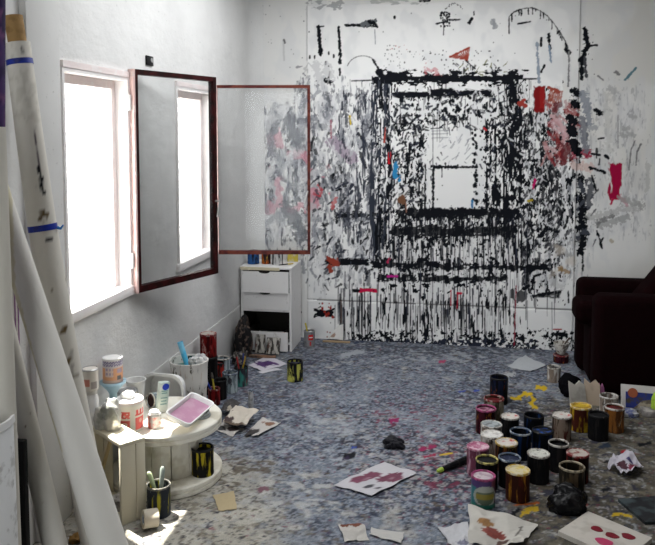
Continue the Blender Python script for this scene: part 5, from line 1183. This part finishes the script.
# the shorter roll between bin and smooth roll
A3 = Vector((-1.385, 2.395, 0)); B3 = Vector((-1.628, 2.40, 1.12)); roll('paper_roll', 'off white paper roll leaning just right of the white bin', 'paper roll', A3, B3, .045, .030, (.74, .72, .665), lambda k: k.dots(8, 16, 60, 380, 545, .6, ((.2, .15, .1),)))
# canvas panel with a purple stained edge
tag(MB().rbox((-1.665, 2.235, 0), (-1.435, 2.262, .63), .004, 2).build('gap_shadow_panel', plain('portfolio_black', (.006, .006, .006), .6)), 'flat black panel added as shadow between the white bin and the paper rolls', 'shadow_panel')  # black panel added for the shadow gap between bin and rolls
b = MB(); b.rbox((XL + .001, 2.30, .001), (XL + .032, 2.585, 1.32), .003, 2)
t = thing('stretched_canvas', 'white stretched canvas against the wall with purple stained edge', 'canvas', (XL + .016, 2.18, 0)); b.build('canvas_face', plain('canvas_white', (.58, .55, .52), .8, (.48, .45, .43), .3, 20), t)
for y in (2.5825, 2.562): MB().box((XL + .010, y, .02), (XL + .0335, y + .006, 1.30)).build('purple_stain', plain('purple_stain', (.20, .07, .20), .6, (.30, .14, .28), .4, 16), t, smooth=False)
# bin with its rolls
BC = Vector((-1.517, 2.045, 0)); BR = .148; BH = .775
t = thing('waste_bin', 'tall white plastic bin holding rolls at the left edge', 'bin', BC); child_local(MB().lathe([(0, 0), (BR * 1.02, 0), (BR * 1.04, .01), (BR, BH - .03), (BR * .98, BH - .02), (BR * .96, BH - .02), (BR * .98, .02), (0, .02)], 48), 'bin_body', plain('bin_white', (.80, .81, .82), .45, (.50, .50, .50), .15, 20), t)
child_local(MB().lathe([(BR * .955, BH - .02), (BR * .96, BH), (BR * 1.02, BH), (BR * 1.03, BH - .022), (BR * 1.0, BH - .026)], 48), 'rim', WPLA, t)
r1 = ray(-7, 127); Bc = Vector((0, 0, H)) + r1 * (2.33 / r1.dot(Vector((-sy * cp, cy * cp, -sp))))
Ac = Vector((Bc.x + .012, Bc.y - .01, .03)); roll('canvas_roll', 'plain off white roll standing in the white bin', 'canvas roll', Ac, Bc, .040, .0365, (.62, .595, .53))
r2 = ray(-8, -60); Bp = Vector((0, 0, H)) + r2 * (2.40 / r2.dot(Vector((-sy * cp, cy * cp, -sp))))
def ptp(k):
    k.full(.8 * sm((fbm(k.U, k.V, 8, 14, 77) - .42) * 6), (.02, .012, .05)); k.full(.7 * sm((fbm(k.U, k.V, 7, 9, 78) - .60) * 8), (.16, .06, .16))
Ap = Vector((Bc.x - .085, Bc.y + .035, .03)); roll('canvas_roll', 'dark purple stained canvas roll standing behind the plain roll in the bin', 'canvas roll', Ap, Bp, .036, .040, (.06, .03, .12), ptp)
lump('paint_rag', 'white rag tucked into the bin mouth beside the rolls', 'rag', (BC.x + .082, BC.y - .075, .55), (.04, .04, .23), plain('bin_rag', (.50, .50, .48), .8, (.10, .22, .22), .25, 14), 4, .25)
#@@P2E
# ------------------------------------------------------------------ light and camera
w = bpy.data.worlds.new('sky'); sc.world = w; w.use_nodes = True
bg = w.node_tree.nodes['Background']; bg.inputs[0].default_value = (.94, .97, 1.0, 1); bg.inputs[1].default_value = 7.0
sd = bpy.data.lights.new('sun', 'SUN'); sd.energy = 28; sd.angle = math.radians(.8); sd.color = (1, .95, .86)
so = bpy.data.objects.new('sun', sd); C.objects.link(so); so.location = (-4, 5, 6)
so.rotation_euler = Vector((.335, -.20, -.95)).to_track_quat('-Z', 'Y').to_euler()
def portal(name, loc, d, sx, sy_):
    l = bpy.data.lights.new(name, 'AREA'); l.shape = 'RECTANGLE'; l.size = sx; l.size_y = sy_; l.cycles.is_portal = True
    o = bpy.data.objects.new(name, l); C.objects.link(o); o.location = loc; o.rotation_euler = Vector(d).to_track_quat('-Z', 'Z').to_euler()
for i, Y in enumerate((W1, W2)): portal('window_portal', (XL - WT - .005, sum(Y) / 2, sum(WZ) / 2), (1, 0, 0), .66, 1.13)
portal('door_portal', (-.7, YREAR - .12, 1.15), (0, 1, 0), 1.1, 2.3)
ld = bpy.data.lights.new('overhead_fill', 'AREA'); ld.shape = 'RECTANGLE'; ld.size = 1.8; ld.size_y = 2.2; ld.energy = 58; ld.color = (.97, .985, 1)  # added overhead fill lamp; the ceiling itself has no opening
lo_ = bpy.data.objects.new('overhead_fill', ld); C.objects.link(lo_); lo_.location = (-.45, 4.1, CEIL - .03)
cam = bpy.data.cameras.new('camera'); co = bpy.data.objects.new('camera', cam); C.objects.link(co)
co.location = (0, 0, H); co.rotation_euler = (PI / 2 - PITCH, 0, YAW)
cam.sensor_width = 36; cam.sensor_fit = 'HORIZONTAL'; cam.lens = 36 * F / 655; cam.shift_y = (192 - 272.5) / 655; cam.clip_start = .05
sc.camera = co
vs_ = sc.view_settings; vs_.view_transform = 'Standard'; vs_.look = 'None'; vs_.gamma = 1; vs_.use_curve_mapping = False; vs_.exposure = 0.0
sc.cycles.use_denoising = True; sc.cycles.max_bounces = 12; sc.cycles.diffuse_bounces = 6; sc.cycles.transparent_max_bounces = 16
sc.cycles.sample_clamp_indirect = 8
